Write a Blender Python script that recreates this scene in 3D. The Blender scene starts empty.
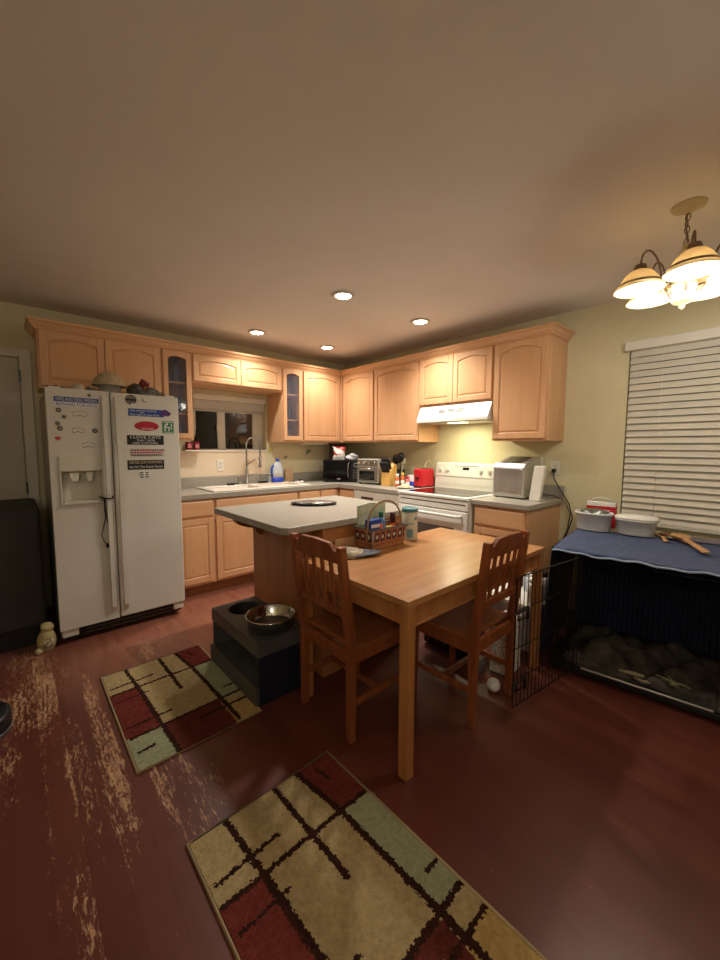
import bpy, bmesh, math, random
from mathutils import Vector, Matrix
random.seed(7)
S = bpy.context.scene
COL = S.collection
PI = math.pi

# ------------------------------------------------------------------ materials
def lin(c):
    return tuple(((v/255)/12.92 if v/255 <= .04045 else ((v/255+.055)/1.055)**2.4) for v in c)

MATS = {}
def mat(name, rgb, rough=.5, metal=0., var=.08, scale=(8, 8, 8), bump=0., emit=None, es=1., trans=0., rgb2=None,
        detail=3., coat=0., alpha=1., ior=1.45, spec=.5, sss=0., bscale=None, tl=0.):
    if name in MATS: return MATS[name]
    m = bpy.data.materials.new(name); m.use_nodes = True
    nt = m.node_tree; N = nt.nodes; L = nt.links
    b = N['Principled BSDF']
    c = lin(rgb)
    b.inputs['Roughness'].default_value = rough
    b.inputs['Metallic'].default_value = metal
    b.inputs['IOR'].default_value = ior
    b.inputs['Specular IOR Level'].default_value = spec
    b.inputs['Transmission Weight'].default_value = trans
    b.inputs['Coat Weight'].default_value = coat
    b.inputs['Alpha'].default_value = alpha
    tc = N.new('ShaderNodeTexCoord'); mp = N.new('ShaderNodeMapping'); mp.inputs['Scale'].default_value = scale
    L.new(tc.outputs['Object'], mp.inputs['Vector'])
    nz = N.new('ShaderNodeTexNoise'); nz.inputs['Scale'].default_value = 1.; nz.inputs['Detail'].default_value = detail
    nz.inputs['Roughness'].default_value = .6
    L.new(mp.outputs['Vector'], nz.inputs['Vector'])
    rp = N.new('ShaderNodeValToRGB')
    c2 = lin(rgb2) if rgb2 else tuple(max(0, v*(1-var)) for v in c)
    c1 = c if rgb2 else tuple(min(1, v*(1+var)) for v in c)
    rp.color_ramp.elements[0].position = .34; rp.color_ramp.elements[0].color = (*c2, 1)
    rp.color_ramp.elements[1].position = .66; rp.color_ramp.elements[1].color = (*c1, 1)
    L.new(nz.outputs['Fac'], rp.inputs['Fac']); L.new(rp.outputs['Color'], b.inputs['Base Color'])
    if bump:
        bp = N.new('ShaderNodeBump'); bp.inputs['Strength'].default_value = bump; bp.inputs['Distance'].default_value = .004
        if bscale:
            n2 = N.new('ShaderNodeTexNoise'); n2.inputs['Scale'].default_value = bscale; n2.inputs['Detail'].default_value = 2
            L.new(tc.outputs['Object'], n2.inputs['Vector']); L.new(n2.outputs['Fac'], bp.inputs['Height'])
        else:
            L.new(nz.outputs['Fac'], bp.inputs['Height'])
        L.new(bp.outputs['Normal'], b.inputs['Normal'])
    if emit:
        b.inputs['Emission Color'].default_value = (*lin(emit), 1); b.inputs['Emission Strength'].default_value = es
    if tl:
        tr = N.new('ShaderNodeBsdfTranslucent'); tr.inputs['Color'].default_value = (*c, 1)
        mx = N.new('ShaderNodeMixShader'); mx.inputs['Fac'].default_value = tl
        out = N['Material Output']
        L.new(b.outputs['BSDF'], mx.inputs[1]); L.new(tr.outputs['BSDF'], mx.inputs[2]); L.new(mx.outputs['Shader'], out.inputs['Surface'])
    MATS[name] = m
    return m

def plain(name, rgb, rough=.5, **k): return mat(name, rgb, rough, **k)

MAPLE = mat('maple_wood', (222, 174, 130), .38, rgb2=(212, 162, 118), scale=(14, 14, 1.6), coat=.15)
MAPLEH = mat('maple_wood_level_grain', (222, 174, 130), .38, rgb2=(212, 162, 118), scale=(1.6, 1.6, 14), coat=.15)
MAPLEPAN = mat('maple_panel_wood', (222, 172, 126), .36, rgb2=(213, 162, 116), scale=(11, 11, 1.2), coat=.15)
ISLWOOD = mat('island_panel_wood', (176, 116, 70), .42, rgb2=(160, 102, 60), scale=(14, 14, 1.2))
PINE = mat('stained_pine', (188, 134, 82), .3, rgb2=(170, 116, 68), scale=(2., 22, 22), coat=.2)
PINEV = mat('stained_pine_upright', (180, 122, 70), .36, rgb2=(160, 102, 56), scale=(24, 24, 2), coat=.1)
CHAIRW = mat('stained_chair_wood', (150, 84, 46), .36, rgb2=(122, 64, 35), scale=(26, 26, 3), coat=.15)
CHAIRS = mat('stained_chair_seat', (158, 94, 54), .34, rgb2=(132, 76, 42), scale=(3, 26, 26), coat=.15)
WALL = mat('cream_wall_paint', (216, 207, 170), .8, var=.03, scale=(3, 3, 3), bump=.15, bscale=140)
CEIL = mat('ceiling_paint', (234, 228, 221), .9, var=.02, scale=(2, 2, 2), bump=.25, bscale=110)
TRIM = mat('white_trim_paint', (222, 216, 200), .5, var=.03)
WHITE = mat('white_enamel', (226, 224, 214), .28, var=.02)
FRIDGE = mat('white_fridge_enamel', (214, 210, 198), .38, var=.03, scale=(3, 3, 3), bump=.12, bscale=260)
FRGREY = mat('fridge_side_grey', (168, 160, 146), .5, var=.03)
WPLAST = mat('white_plastic', (226, 222, 208), .4, var=.03)
CREAMP = mat('cream_plastic', (212, 207, 190), .45, var=.04)
COUNTER = mat('grey_laminate', (168, 161, 147), .36, rgb2=(148, 142, 129), scale=(90, 90, 90), detail=4)
CEDGE = mat('laminate_edge', (158, 156, 140), .42, rgb2=(142, 140, 124), scale=(90, 90, 90))
BLACKP = mat('black_plastic', (20, 20, 22), .35, var=.1)
BLACKG = mat('black_glass', (10, 10, 12), .06, var=.1)
BLACKW = mat('black_wire', (52, 50, 50), .3, metal=.8, var=.1)
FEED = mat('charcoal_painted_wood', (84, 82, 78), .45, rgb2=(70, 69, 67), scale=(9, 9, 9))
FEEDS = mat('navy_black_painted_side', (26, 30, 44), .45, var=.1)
DARK = mat('dark_void', (14, 11, 9), .8, var=.1)
STEEL = mat('brushed_steel', (206, 204, 198), .38, metal=.75, var=.05, scale=(3, 3, 90))
CHROME = mat('polished_chrome', (210, 208, 204), .1, metal=1., var=.02)
SATIN = mat('satin_steel', (150, 146, 138), .35, metal=.85, var=.05)
DKMET = mat('dark_steel', (90, 88, 84), .35, metal=.8, var=.05)
RED = mat('red_plastic', (186, 24, 34), .4, var=.05)
PORC = mat('white_sink_enamel', (236, 230, 218), .15, var=.02)
CLEAR = mat('clear_glass', (255, 255, 255), .02, trans=1., var=0)
CABGLASS = mat('cabinet_glass', (130, 136, 150), .05, var=0, alpha=.16)
CABIN_ = mat('cabinet_interior', (150, 112, 76), .6, var=.05)
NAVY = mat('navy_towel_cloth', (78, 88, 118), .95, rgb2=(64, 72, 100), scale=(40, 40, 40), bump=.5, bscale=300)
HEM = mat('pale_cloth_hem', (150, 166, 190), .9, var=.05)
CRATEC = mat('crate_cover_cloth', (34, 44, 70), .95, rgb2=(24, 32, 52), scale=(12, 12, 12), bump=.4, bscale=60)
BLUE = mat('blue_plastic', (40, 74, 190), .35, var=.05)
BLUEP = mat('blue_print', (34, 70, 150), .5, var=.05)
TEAL = mat('teal_plastic', (66, 128, 136), .4, var=.05)
GREEN = mat('green_print', (44, 120, 86), .5, var=.08)
BROWNMET = mat('antique_bronze', (142, 118, 96), .4, metal=.5, rgb2=(112, 90, 72), scale=(30, 30, 30))
IVORY = mat('ivory_painted_metal', (200, 184, 142), .45, var=.06)
RICH = mat('maroon_print', (120, 22, 40), .5, var=.06)
INK = mat('black_print', (24, 22, 24), .5, var=.04)
PAPER = mat('white_print', (226, 224, 216), .6, var=.03)
PURPLE = mat('purple_print', (84, 36, 110), .5, var=.05)
BAMBOO = mat('light_wood_block', (222, 176, 98), .45, rgb2=(206, 156, 82), scale=(20, 20, 2))
STRAW = mat('straw_beige', (196, 180, 146), .7, rgb2=(176, 160, 126), scale=(40, 40, 40), bump=.3)
GREYCL = mat('grey_cloth', (112, 112, 116), .95, rgb2=(94, 94, 98), scale=(50, 50, 50))
WHITECL = mat('off_white_cloth', (206, 196, 176), .95, rgb2=(176, 164, 142), scale=(22, 22, 22), bump=.4)
SPOONW = mat('spoon_wood', (206, 160, 112), .5, rgb2=(188, 140, 92), scale=(10, 10, 10))
OLIVEW = mat('dark_spoon_wood', (166, 120, 78), .5, rgb2=(132, 90, 54), scale=(10, 10, 10))
YELLOW = mat('yellow_plastic', (220, 190, 70), .5, var=.05)

# ------------------------------------------------------------------ mesh building
def FR(axis, face):
    """frame of a wall: (u, v, n) -> world, u runs to the right along the wall, n out of it"""
    if axis == 'A': return lambda p: Vector((p[0], -face - p[2], p[1]))
    return lambda p: Vector((-face - p[2], -p[0], p[1]))

class MB:
    def __init__(s, fn=None):
        s.bm = bmesh.new(); s.fn = fn or (lambda p: Vector(p)); s.mi = 0
    def v(s, p): return s.bm.verts.new(s.fn(p))
    def f(s, vs, smooth=False):
        try: fc = s.bm.faces.new(vs)
        except ValueError: return None
        fc.material_index = s.mi; fc.smooth = smooth; return fc
    def box(s, x0, y0, z0, x1, y1, z1):
        V = [s.v((x, y, z)) for x in (x0, x1) for y in (y0, y1) for z in (z0, z1)]
        for q in ((0,1,3,2), (4,6,7,5), (0,4,5,1), (2,3,7,6), (0,2,6,4), (1,5,7,3)): s.f([V[i] for i in q])
        return s
    def prism(s, poly, a, b, plane='xy'):
        """poly in two axes, extruded along the third from a to b"""
        def P(q, t):
            return {'xy': (q[0], q[1], t), 'xz': (q[0], t, q[1]), 'yz': (t, q[0], q[1])}[plane]
        A = [s.v(P(q, a)) for q in poly]; B = [s.v(P(q, b)) for q in poly]
        s.f(A); s.f(B[::-1])
        for i in range(len(poly)): j = (i+1) % len(poly); s.f([A[i], A[j], B[j], B[i]])
        return s
    def frustum(s, polyA, a, polyB, b, plane='xy', cap0=True, cap1=True, smooth=False):
        def P(q, t):
            return {'xy': (q[0], q[1], t), 'xz': (q[0], t, q[1]), 'yz': (t, q[0], q[1])}[plane]
        A = [s.v(P(q, a)) for q in polyA]; B = [s.v(P(q, b)) for q in polyB]
        if cap0: s.f(A)
        if cap1: s.f(B[::-1])
        for i in range(len(polyA)): j = (i+1) % len(polyA); s.f([A[i], A[j], B[j], B[i]], smooth)
        return s
    def tube(s, pts, r, n=10, closed=False, cap=True, flat=1.):
        pts = [Vector(p) for p in pts]; k = len(pts)
        rs = r if isinstance(r, (list, tuple)) else [r]*k
        rings = []; prev = None
        for i, p in enumerate(pts):
            if closed: d = (pts[(i+1) % k] - pts[i-1])
            else: d = pts[min(i+1, k-1)] - pts[max(i-1, 0)]
            d.normalize()
            if prev is None:
                a = Vector((0, 0, 1)) if abs(d.z) < .9 else Vector((1, 0, 0))
                u = d.cross(a).normalized()
            else:
                u = (prev - d*prev.dot(d)).normalized()
            prev = u; w = d.cross(u)
            rings.append([s.v(p + u*math.cos(2*PI*j/n)*rs[i] + w*math.sin(2*PI*j/n)*rs[i]*flat) for j in range(n)])
        m = k if closed else k-1
        for i in range(m):
            A, B = rings[i], rings[(i+1) % k]
            for j in range(n): s.f([A[j], A[(j+1) % n], B[(j+1) % n], B[j]], True)
        if cap and not closed: s.f(rings[0]); s.f(rings[-1][::-1])
        return s
    def lathe(s, prof, c=(0, 0, 0), n=28, sx=1., sy=1., rot=0, sq=2., caps=True):
        rings = []
        for r, z in prof:
            ring = []
            for j in range(n):
                a = 2*PI*j/n; ca, sa = math.cos(a), math.sin(a)
                if sq != 2.:
                    e = 2/sq; ca = math.copysign(abs(ca)**e, ca); sa = math.copysign(abs(sa)**e, sa)
                x, y = r*ca*sx, r*sa*sy
                X = x*math.cos(rot)-y*math.sin(rot); Y = x*math.sin(rot)+y*math.cos(rot)
                ring.append(s.v((c[0]+X, c[1]+Y, c[2]+z)))
            rings.append(ring)
        for A, B in zip(rings, rings[1:]):
            for j in range(n): s.f([A[j], A[(j+1) % n], B[(j+1) % n], B[j]], True)
        if caps: s.f(rings[0][::-1]); s.f(rings[-1])
        return s
    def grid(s, F, nu, nv, smooth=True, mfn=None):
        V = [[s.v(F(i/nu, j/nv)) for j in range(nv+1)] for i in range(nu+1)]
        for i in range(nu):
            for j in range(nv):
                if mfn: s.mi = mfn((i+.5)/nu, (j+.5)/nv)
                s.f([V[i][j], V[i+1][j], V[i+1][j+1], V[i][j+1]], smooth)
        return s
    def build(s, name, mats, parent=None, bevel=0., solid=0., recalc=True, sub=0, seg=2, **props):
        mats = mats if isinstance(mats, (list, tuple)) else [mats]
        if recalc: bmesh.ops.recalc_face_normals(s.bm, faces=s.bm.faces)
        if parent is not None:
            M = (Matrix.Translation(parent['_loc']) @ Matrix.Rotation(parent['_rz'], 4, 'Z')).inverted()
            s.bm.transform(M); org = Vector((0, 0, 0))
        else:
            xs = [v.co.x for v in s.bm.verts]; ys = [v.co.y for v in s.bm.verts]; zs = [v.co.z for v in s.bm.verts]
            org = Vector(((min(xs)+max(xs))/2, (min(ys)+max(ys))/2, min(zs)))
            s.bm.transform(Matrix.Translation(-org))
        me = bpy.data.meshes.new(name); s.bm.to_mesh(me); s.bm.free()
        for m in mats: me.materials.append(m)
        o = bpy.data.objects.new(name, me); COL.objects.link(o)
        o['_loc'] = list(parent['_loc']) if parent is not None else list(org)
        o['_rz'] = parent['_rz'] if parent is not None else 0.
        if parent is not None: o.parent = parent
        else: o.location = org
        if bevel:
            b = o.modifiers.new('bevel', 'BEVEL'); b.width = bevel; b.segments = seg; b.limit_method = 'ANGLE'; b.angle_limit = .6
        if solid:
            b = o.modifiers.new('solid', 'SOLIDIFY'); b.thickness = solid; b.offset = 0
        if sub:
            b = o.modifiers.new('sub', 'SUBSURF'); b.levels = sub; b.render_levels = sub
        for k, v in props.items(): o[k] = v
        return o

def thing(name, label, cat, loc, rz=0., group=None):
    o = bpy.data.objects.new(name, None); COL.objects.link(o); o.empty_display_size = .05
    o.location = loc; o.rotation_euler = (0, 0, rz); o['_loc'] = list(loc); o['_rz'] = rz
    o['label'] = label; o['category'] = cat
    if group: o['group'] = group
    return o
def tag(o, label, cat, group=None, kind=None):
    o['label'] = label; o['category'] = cat
    if group: o['group'] = group
    if kind: o['kind'] = kind
    return o
def struct(o): o['kind'] = 'structure'; return o
def LF(t):
    """local frame of a thing as a point function"""
    M = Matrix.Translation(t['_loc']) @ Matrix.Rotation(t['_rz'], 4, 'Z')
    return lambda p: M @ Vector(p)
def arc(c, r, a0, a1, n, ax=(1, 0, 0), ay=(0, 0, 1), rb=None):
    c = Vector(c); ax = Vector(ax); ay = Vector(ay); rb = rb or r
    return [c + ax*r*math.cos(a0+(a1-a0)*i/n) + ay*rb*math.sin(a0+(a1-a0)*i/n) for i in range(n+1)]
def text(s, size, fn, u, v, n, m, parent, width=None, name='lettering', depth=.0006):
    """flat lettering centred at (u, v) on the surface n of a frame"""
    cu = bpy.data.curves.new('t', 'FONT'); cu.body = s; cu.size = size; cu.align_x = 'CENTER'; cu.align_y = 'CENTER'
    cu.extrude = depth/2; cu.resolution_u = 3
    o = bpy.data.objects.new('t', cu); COL.objects.link(o)
    bpy.context.view_layer.update()
    me = bpy.data.meshes.new_from_object(o.evaluated_get(bpy.context.evaluated_depsgraph_get()))
    bpy.data.objects.remove(o); bpy.data.curves.remove(cu)
    w = max(x.co.x for x in me.vertices) - min(x.co.x for x in me.vertices)
    k = width/w if width else 1.
    b = MB(); b.bm.from_mesh(me); bpy.data.meshes.remove(me)
    for vv in b.bm.verts: vv.co = fn((u + vv.co.x*k, v + vv.co.y, n + vv.co.z + depth/2))
    return b.build(name, m, parent, recalc=False)

# ------------------------------------------------------------------ room shell
H = 2.41
XL, YB = -5.0, -6.4           # far ends of the room behind the camera
def floor_mat():
    m = bpy.data.materials.new('painted_plank_floor'); m.use_nodes = True
    nt = m.node_tree; N = nt.nodes; L = nt.links; b = N['Principled BSDF']
    tc = N.new('ShaderNodeTexCoord')
    sep = N.new('ShaderNodeSeparateXYZ'); L.new(tc.outputs['Object'], sep.inputs[0])
    def math_(op, a, bb=None, clamp=False):
        n = N.new('ShaderNodeMath'); n.operation = op; n.use_clamp = clamp
        for i, x in enumerate((a, bb)):
            if x is None: continue
            if isinstance(x, (int, float)): n.inputs[i].default_value = x
            else: L.new(x, n.inputs[i])
        return n.outputs[0]
    def noise(scale, detail=4, rough=.6, vec=None, dist=0.):
        mp = N.new('ShaderNodeMapping'); mp.inputs['Scale'].default_value = scale
        L.new(vec or tc.outputs['Object'], mp.inputs['Vector'])
        n = N.new('ShaderNodeTexNoise'); n.inputs['Scale'].default_value = 1; n.inputs['Detail'].default_value = detail
        n.inputs['Roughness'].default_value = rough; n.inputs['Distortion'].default_value = dist
        L.new(mp.outputs['Vector'], n.inputs['Vector']); return n.outputs['Fac']
    X, Y = sep.outputs['X'], sep.outputs['Y']
    def ell(cx, cy, rx, ry, w=1.):
        dx = math_('DIVIDE', math_('SUBTRACT', X, cx), rx); dy = math_('DIVIDE', math_('SUBTRACT', Y, cy), ry)
        d = math_('ADD', math_('MULTIPLY', dx, dx), math_('MULTIPLY', dy, dy))
        return math_('MULTIPLY', math_('SUBTRACT', 1., d, True), w, True)
    # plank seams, boards 0.085 m wide along y
    pw = .088
    fr = math_('FRACT', math_('DIVIDE', X, pw))
    seam = math_('LESS_THAN', math_('ABSOLUTE', math_('SUBTRACT', fr, .5)), .485)       # 1 on board, 0 in seam
    idx = math_('FLOOR', math_('DIVIDE', X, pw))
    wn = N.new('ShaderNodeTexWhiteNoise'); wn.noise_dimensions = '1D'; L.new(idx, wn.inputs['W'])
    board = wn.outputs['Value']
    # where feet have worn the paint away (shape of its own)
    regs = [ell(-3.38, -1.30, .24, .62, 1.5), ell(-3.24, -1.35, .10, .42, 1.2), ell(-3.12, -1.95, .050, .85, 1.6), ell(-3.225, -2.15, .055, .62, 1.6),
            ell(-2.95, -2.5, .095, .46, 1.7), ell(-2.84, -2.58, .05, .2, .8), ell(-2.8, -1.28, .22, .26, .9), ell(-3.35, -2.2, .03, .7, .7),
            ell(-3.17, -2.4, .03, .6, 1.), ell(-3.46, -1.9, .08, .6, .9), ell(-3.28, -2.75, .08, .25, .4)]
    reg = regs[0]
    for r in regs[1:]: reg = math_('MAXIMUM', reg, r)
    n1 = noise((84, 15, 1), 8, .75); n2 = noise((190, 50, 1), 5, .75); n3 = noise((12, 3, 1), 3, .5)
    nn = math_('ADD', math_('ADD', math_('MULTIPLY', n1, .5), math_('MULTIPLY', n2, .3)), math_('MULTIPLY', n3, .2))
    nn = math_('ADD', nn, math_('MULTIPLY', math_('SUBTRACT', board, .5), .07))
    wear = math_('MULTIPLY', math_('SUBTRACT', math_('ADD', math_('MULTIPLY', reg, .11), nn), .605), 22., True)
    chips = math_('MULTIPLY', math_('SUBTRACT', noise((60, 40, 1), 6, .75), .735), 30., True)
    wear = math_('MAXIMUM', wear, math_('MULTIPLY', chips, .7))
    # colours
    pr = N.new('ShaderNodeValToRGB'); pr.color_ramp.elements[0].color = (*lin((88, 43, 33)), 1); pr.color_ramp.elements[1].color = (*lin((110, 58, 43)), 1)
    pr.color_ramp.elements[0].position = .3; pr.color_ramp.elements[1].position = .7
    L.new(math_('ADD', math_('MULTIPLY', noise((3, 1.2, 1), 4, .6), .7), math_('MULTIPLY', board, .14)), pr.inputs['Fac'])
    wr = N.new('ShaderNodeValToRGB'); wr.color_ramp.elements[0].color = (*lin((150, 106, 76)), 1); wr.color_ramp.elements[1].color = (*lin((200, 158, 116)), 1)
    wr.color_ramp.elements[0].position = .3; wr.color_ramp.elements[1].position = .7
    L.new(noise((60, 4, 1), 4, .6), wr.inputs['Fac'])
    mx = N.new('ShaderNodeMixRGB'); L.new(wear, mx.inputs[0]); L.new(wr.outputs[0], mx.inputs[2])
    paler = ell(-2.5, -.95, 1.15, .95, 1.)  # broad soft ellipse where the floor colour turns paler and streaky
    mt = N.new('ShaderNodeMixRGB'); L.new(math_('MULTIPLY', paler, math_('MULTIPLY', noise((22, 3, 1), 4, .6), .95)), mt.inputs[0]); L.new(pr.outputs[0], mt.inputs[1]); mt.inputs[2].default_value = (*lin((176, 116, 90)), 1); L.new(mt.outputs[0], mx.inputs[1])
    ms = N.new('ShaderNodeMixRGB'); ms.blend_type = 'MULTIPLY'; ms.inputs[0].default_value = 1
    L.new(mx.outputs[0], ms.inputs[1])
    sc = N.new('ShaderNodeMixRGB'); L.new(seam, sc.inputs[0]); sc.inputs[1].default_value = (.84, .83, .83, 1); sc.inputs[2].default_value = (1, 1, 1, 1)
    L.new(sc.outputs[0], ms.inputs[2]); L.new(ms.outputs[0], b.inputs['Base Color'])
    L.new(math_('ADD', math_('ADD', .27, math_('MULTIPLY', wear, .3)), math_('MULTIPLY', noise((2, 2, 1), 3), .12)), b.inputs['Roughness'])
    bp = N.new('ShaderNodeBump'); bp.inputs['Strength'].default_value = .3; bp.inputs['Distance'].default_value = .002
    L.new(math_('SUBTRACT', math_('ADD', seam, math_('MULTIPLY', noise((8, 2, 1), 2), .6)), math_('MULTIPLY', wear, .4)), bp.inputs['Height'])
    L.new(bp.outputs['Normal'], b.inputs['Normal'])
    return m
def room_floor():
    b = MB(); b.box(XL, YB, -.05, .12, .12, 0)
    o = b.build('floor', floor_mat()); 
    # keep the mesh in world coordinates so that the worn patches stay put
    for v in o.data.vertices: v.co += o.location
    o.location = (0, 0, 0); return struct(o)
room_floor()
struct(MB().box(XL, YB, H, .12, .12, H+.05).build('ceiling', CEIL))

WA = (-2.02, -1.185, 1.295, 1.86)      # window over the sink: x0, x1, z0, z1
WB = (3.215, 4.55, .80, 2.03)          # dining window: u = -y
def holed_wall(name, fn, u0, u1, w, extra=None):
    b = MB(fn)
    for a in ((u0, 0, w[0], H), (w[1], 0, u1, H), (w[0], 0, w[1], w[2]), (w[0], w[3], w[1], H)):
        b.box(a[0], a[1], -.12, a[2], a[3], 0)
    return struct(b.build(name, WALL))
A0, B0 = FR('A', 0), FR('B', 0)
holed_wall('wall_back', A0, XL, 0, WA)
holed_wall('wall_right', B0, 0, -YB, WB)
struct(MB().box(XL-.1, YB, 0, XL, 0, H).build('wall_left', WALL))
struct(MB().box(XL, YB-.1, 0, .12, YB, H).build('wall_front', WALL))
# pale splash board behind the sink
SPL = mat('peach_splash_paint', (226, 208, 180), .4, var=.02)
struct(MB(A0).box(-2.40, 1.02, 0, -1.20, 1.295, .004).build('trim_1', SPL))

# window over the sink
w1 = MB(A0)
x0, x1, z0, z1 = WA
for q in ((x0, z0, -1.936, z1), (-1.305, z0, x1, z1), (-1.936, z0, -1.305, 1.306), (-1.936, 1.70, -1.305, z1)): w1.box(q[0], q[1], -.12, q[2], q[3], -.09)
w1.box(-1.713, 1.306, -.115, -1.63, 1.70, -.08)
WIN = w1.build('window_1', TRIM, bevel=.003); struct(WIN)
MB(A0).box(-1.936, 1.306, -.108, -1.713, 1.70, -.102).build('pane', mat('night_glass', (20, 20, 22), .03, var=0, trans=0., spec=1.), WIN)
MB(A0).box(-1.63, 1.306, -.108, -1.305, 1.70, -.102).build('pane', MATS['night_glass'], WIN)
MB(A0).box(-1.725, 1.50, -.08, -1.708, 1.56, -.065).build('latch', WPLAST, WIN, bevel=.003)
MB(A0).box(x0, z0-.02, -.089, x1, z0, .012).build('window_sill', TRIM, WIN, bevel=.003)
bl = thing('rolled_window_blind', 'pale raised blind stacked above the small window over the sink', 'blind', (-1.60, -.03, 1.72))
b = MB(A0)
for k in range(9): b.box(-1.995, 1.722+k*.009, -.012, -1.21, 1.728+k*.009, .022)
b.build('slats', WPLAST, bl)
MB(A0).box(-2.0, 1.805, -.02, -1.205, 1.86, .03).build('headrail', TRIM, bl, bevel=.003)

# dining window
w2 = MB(B0)
u0, u1, z0, z1 = WB
w2.box(u0, z0, -.10, u0+.04, z1, -.05); w2.box(u1-.04, z0, -.10, u1, z1, -.05)
w2.box(u0+.04, z0, -.10, u1-.04, z0+.04, -.05); w2.box(u0+.04, z1-.04, -.10, u1-.04, z1, -.05); w2.box(3.86, z0+.04, -.1, 3.90, z1-.04, -.05)
W2 = struct(w2.build('window_2', TRIM))
MB(B0).box(u0+.04, z0+.04, -.08, 3.86, z1-.04, -.075).build('pane', MATS['night_glass'], W2)
MB(B0).box(3.90, z0+.04, -.08, u1-.04, z1-.04, -.075).build('pane', MATS['night_glass'], W2)
bd = thing('window_blind', 'closed cream slatted blind covering the dining window', 'blind', (-.02, -3.88, .78))
BLINDM = mat('blind_slat_cream', (212, 206, 190), .55, var=.03)
b = MB(B0)
ns = 26; pz = (2.02-.80)/ns
for k in range(ns):
    z = .80 + pz*(k+.5)
    b.prism([(.006, z-.024), (.012, z-.0245), (.034, z+.020), (.028, z+.0205)], 3.222, 4.545, 'xy') if False else None
    # slat profile in (v, n), swept along u
    prof = [(z-.023, .030), (z-.0245, .026), (z-.002, .014), (z+.0215, .006), (z+.022, .009), (z+.0, .018)]
    A = [b.v((3.228, q[0], q[1])) for q in prof]; Bv = [b.v((4.54, q[0], q[1])) for q in prof]
    b.f(A); b.f(Bv[::-1])
    for i in range(6): j = (i+1) % 6; b.f([A[i], A[j], Bv[j], Bv[i]])
b.build('slats', BLINDM, bd)
MB(B0).box(3.195, 2.02, .002, 4.57, 2.085, .06).build('valance', TRIM, bd, bevel=.004)
MB(B0).box(3.225, .775, .004, 4.54, .797, .032).build('bottom_rail', BLINDM, bd, bevel=.003)
for u in (3.42, 4.0): MB(B0).tube([(u, 2.03, .031), (u, .79, .033)], .0014, 6).build('cord', WPLAST, bd)

# door beside the fridge
D = MB(A0)
D.box(-4.10, .0, .0, -3.29, 2.0, .02)
for (a, bz, c, d) in ((-3.98, .2, -3.74, .9), (-3.65, .2, -3.41, .9), (-3.98, 1.05, -3.74, 1.85), (-3.65, 1.05, -3.41, 1.85)): pass
DO = struct(D.build('door_1', mat('door_paint', (196, 190, 172), .5, var=.03), bevel=.003))
MB(A0).box(-3.284, 0, .0, -3.215, 2.07, .022).build('jamb', TRIM, DO, bevel=.003)
MB(A0).box(-4.20, 2.007, .0, -3.284, 2.07, .022).build('lintel', TRIM, DO, bevel=.003)
MB(A0).box(-4.20, 0, .0, -4.108, 2.007, .022).build('jamb', TRIM, DO, bevel=.003)
for z in (1.87, 1.0, .2): MB(A0).box(-3.294, z-.045, .018, -3.280, z+.045, .028).build('hinge', DKMET, DO)
struct(MB(A0).box(XL, 0, 0, -4.205, .09, .012).build('baseboard_back', TRIM, bevel=.002))
struct(MB(B0).box(2.83, 0, 0, -YB, .09, .012).build('baseboard_right', TRIM, bevel=.002))
struct(MB().box(XL, YB, 0, XL+.012, -.02, .09).build('baseboard_left', TRIM))
struct(MB().box(XL+.02, YB, 0, -.02, YB+.012, .09).build('baseboard_front', TRIM))

# ------------------------------------------------------------------ cabinet parts
def arch_line(u0, u1, v, rise, n=14):
    """underside of an arched top rail from u0 to u1, shoulders at v, rising by rise in the middle"""
    out = []
    for i in range(n+1):
        t = i/n; out.append((u0+(u1-u0)*t, v + rise*(1-(2*t-1)**2)))
    return out
def cab_door(par, fn, u0, v0, u1, v1, arch=0., glass=False, st=.052, name='door'):
    """framed door standing .02 proud of the surface n=0"""
    b = MB(fn)
    t = .02; rail = .046 if v1 > 1.2 else .05
    b.box(u0, v0, .001, u0+st, v1, t); b.box(u1-st, v0, .001, u1, v1, t)
    b.box(u0+st, v0, .001, u1-st, v0+rail, t)
    top = v1-rail
    line = arch_line(u0+st, u1-st, top-arch, arch) if arch else [(u0+st, top), (u1-st, top)]
    b.prism(line + [(u1-st, v1), (u0+st, v1)], .001, t, 'xy')
    d = b.build(name, MAPLE, par, bevel=.0025)
    if glass:
        g = MB(fn); g.prism([(u1-st+.004, v0+rail-.004), (u0+st-.004, v0+rail-.004)] + [(u, v+.004) for u, v in line], .006, .009, 'xy')
        g.build('pane', CABGLASS, d)
    else:
        def inset(k):
            L_ = [(u0+st+k, v0+rail+k), (u1-st-k, v0+rail+k)]
            return L_ + [(u1-st-k - (u1-u0-2*st-2*k)*i/14, (top-arch + arch*(1-(2*i/14-1)**2)) - k) for i in range(15)]
        g = MB(fn)
        # sunken field, sloping moulding and flat centre of the panel
        g.frustum(inset(.0), .013, inset(.004), .010, 'xy', cap0=False, cap1=False)
        g.frustum(inset(.004), .010, inset(.02), .0165, 'xy', cap0=False)
        g.build('panel', MAPLEPAN, d)
    return d
def drawer(par, fn, u0, v0, u1, v1, name='drawer'):
    b = MB(fn)
    b.box(u0, v0, .001, u1, v1, .014)
    k = .012
    b.frustum([(u0, v0), (u1, v0), (u1, v1), (u0, v1)], .014, [(u0+k, v0+k), (u1-k, v0+k), (u1-k, v1-k), (u0+k, v1-k)], .02, 'xy')
    return b.build(name, MAPLEH, par, bevel=.001)
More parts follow.
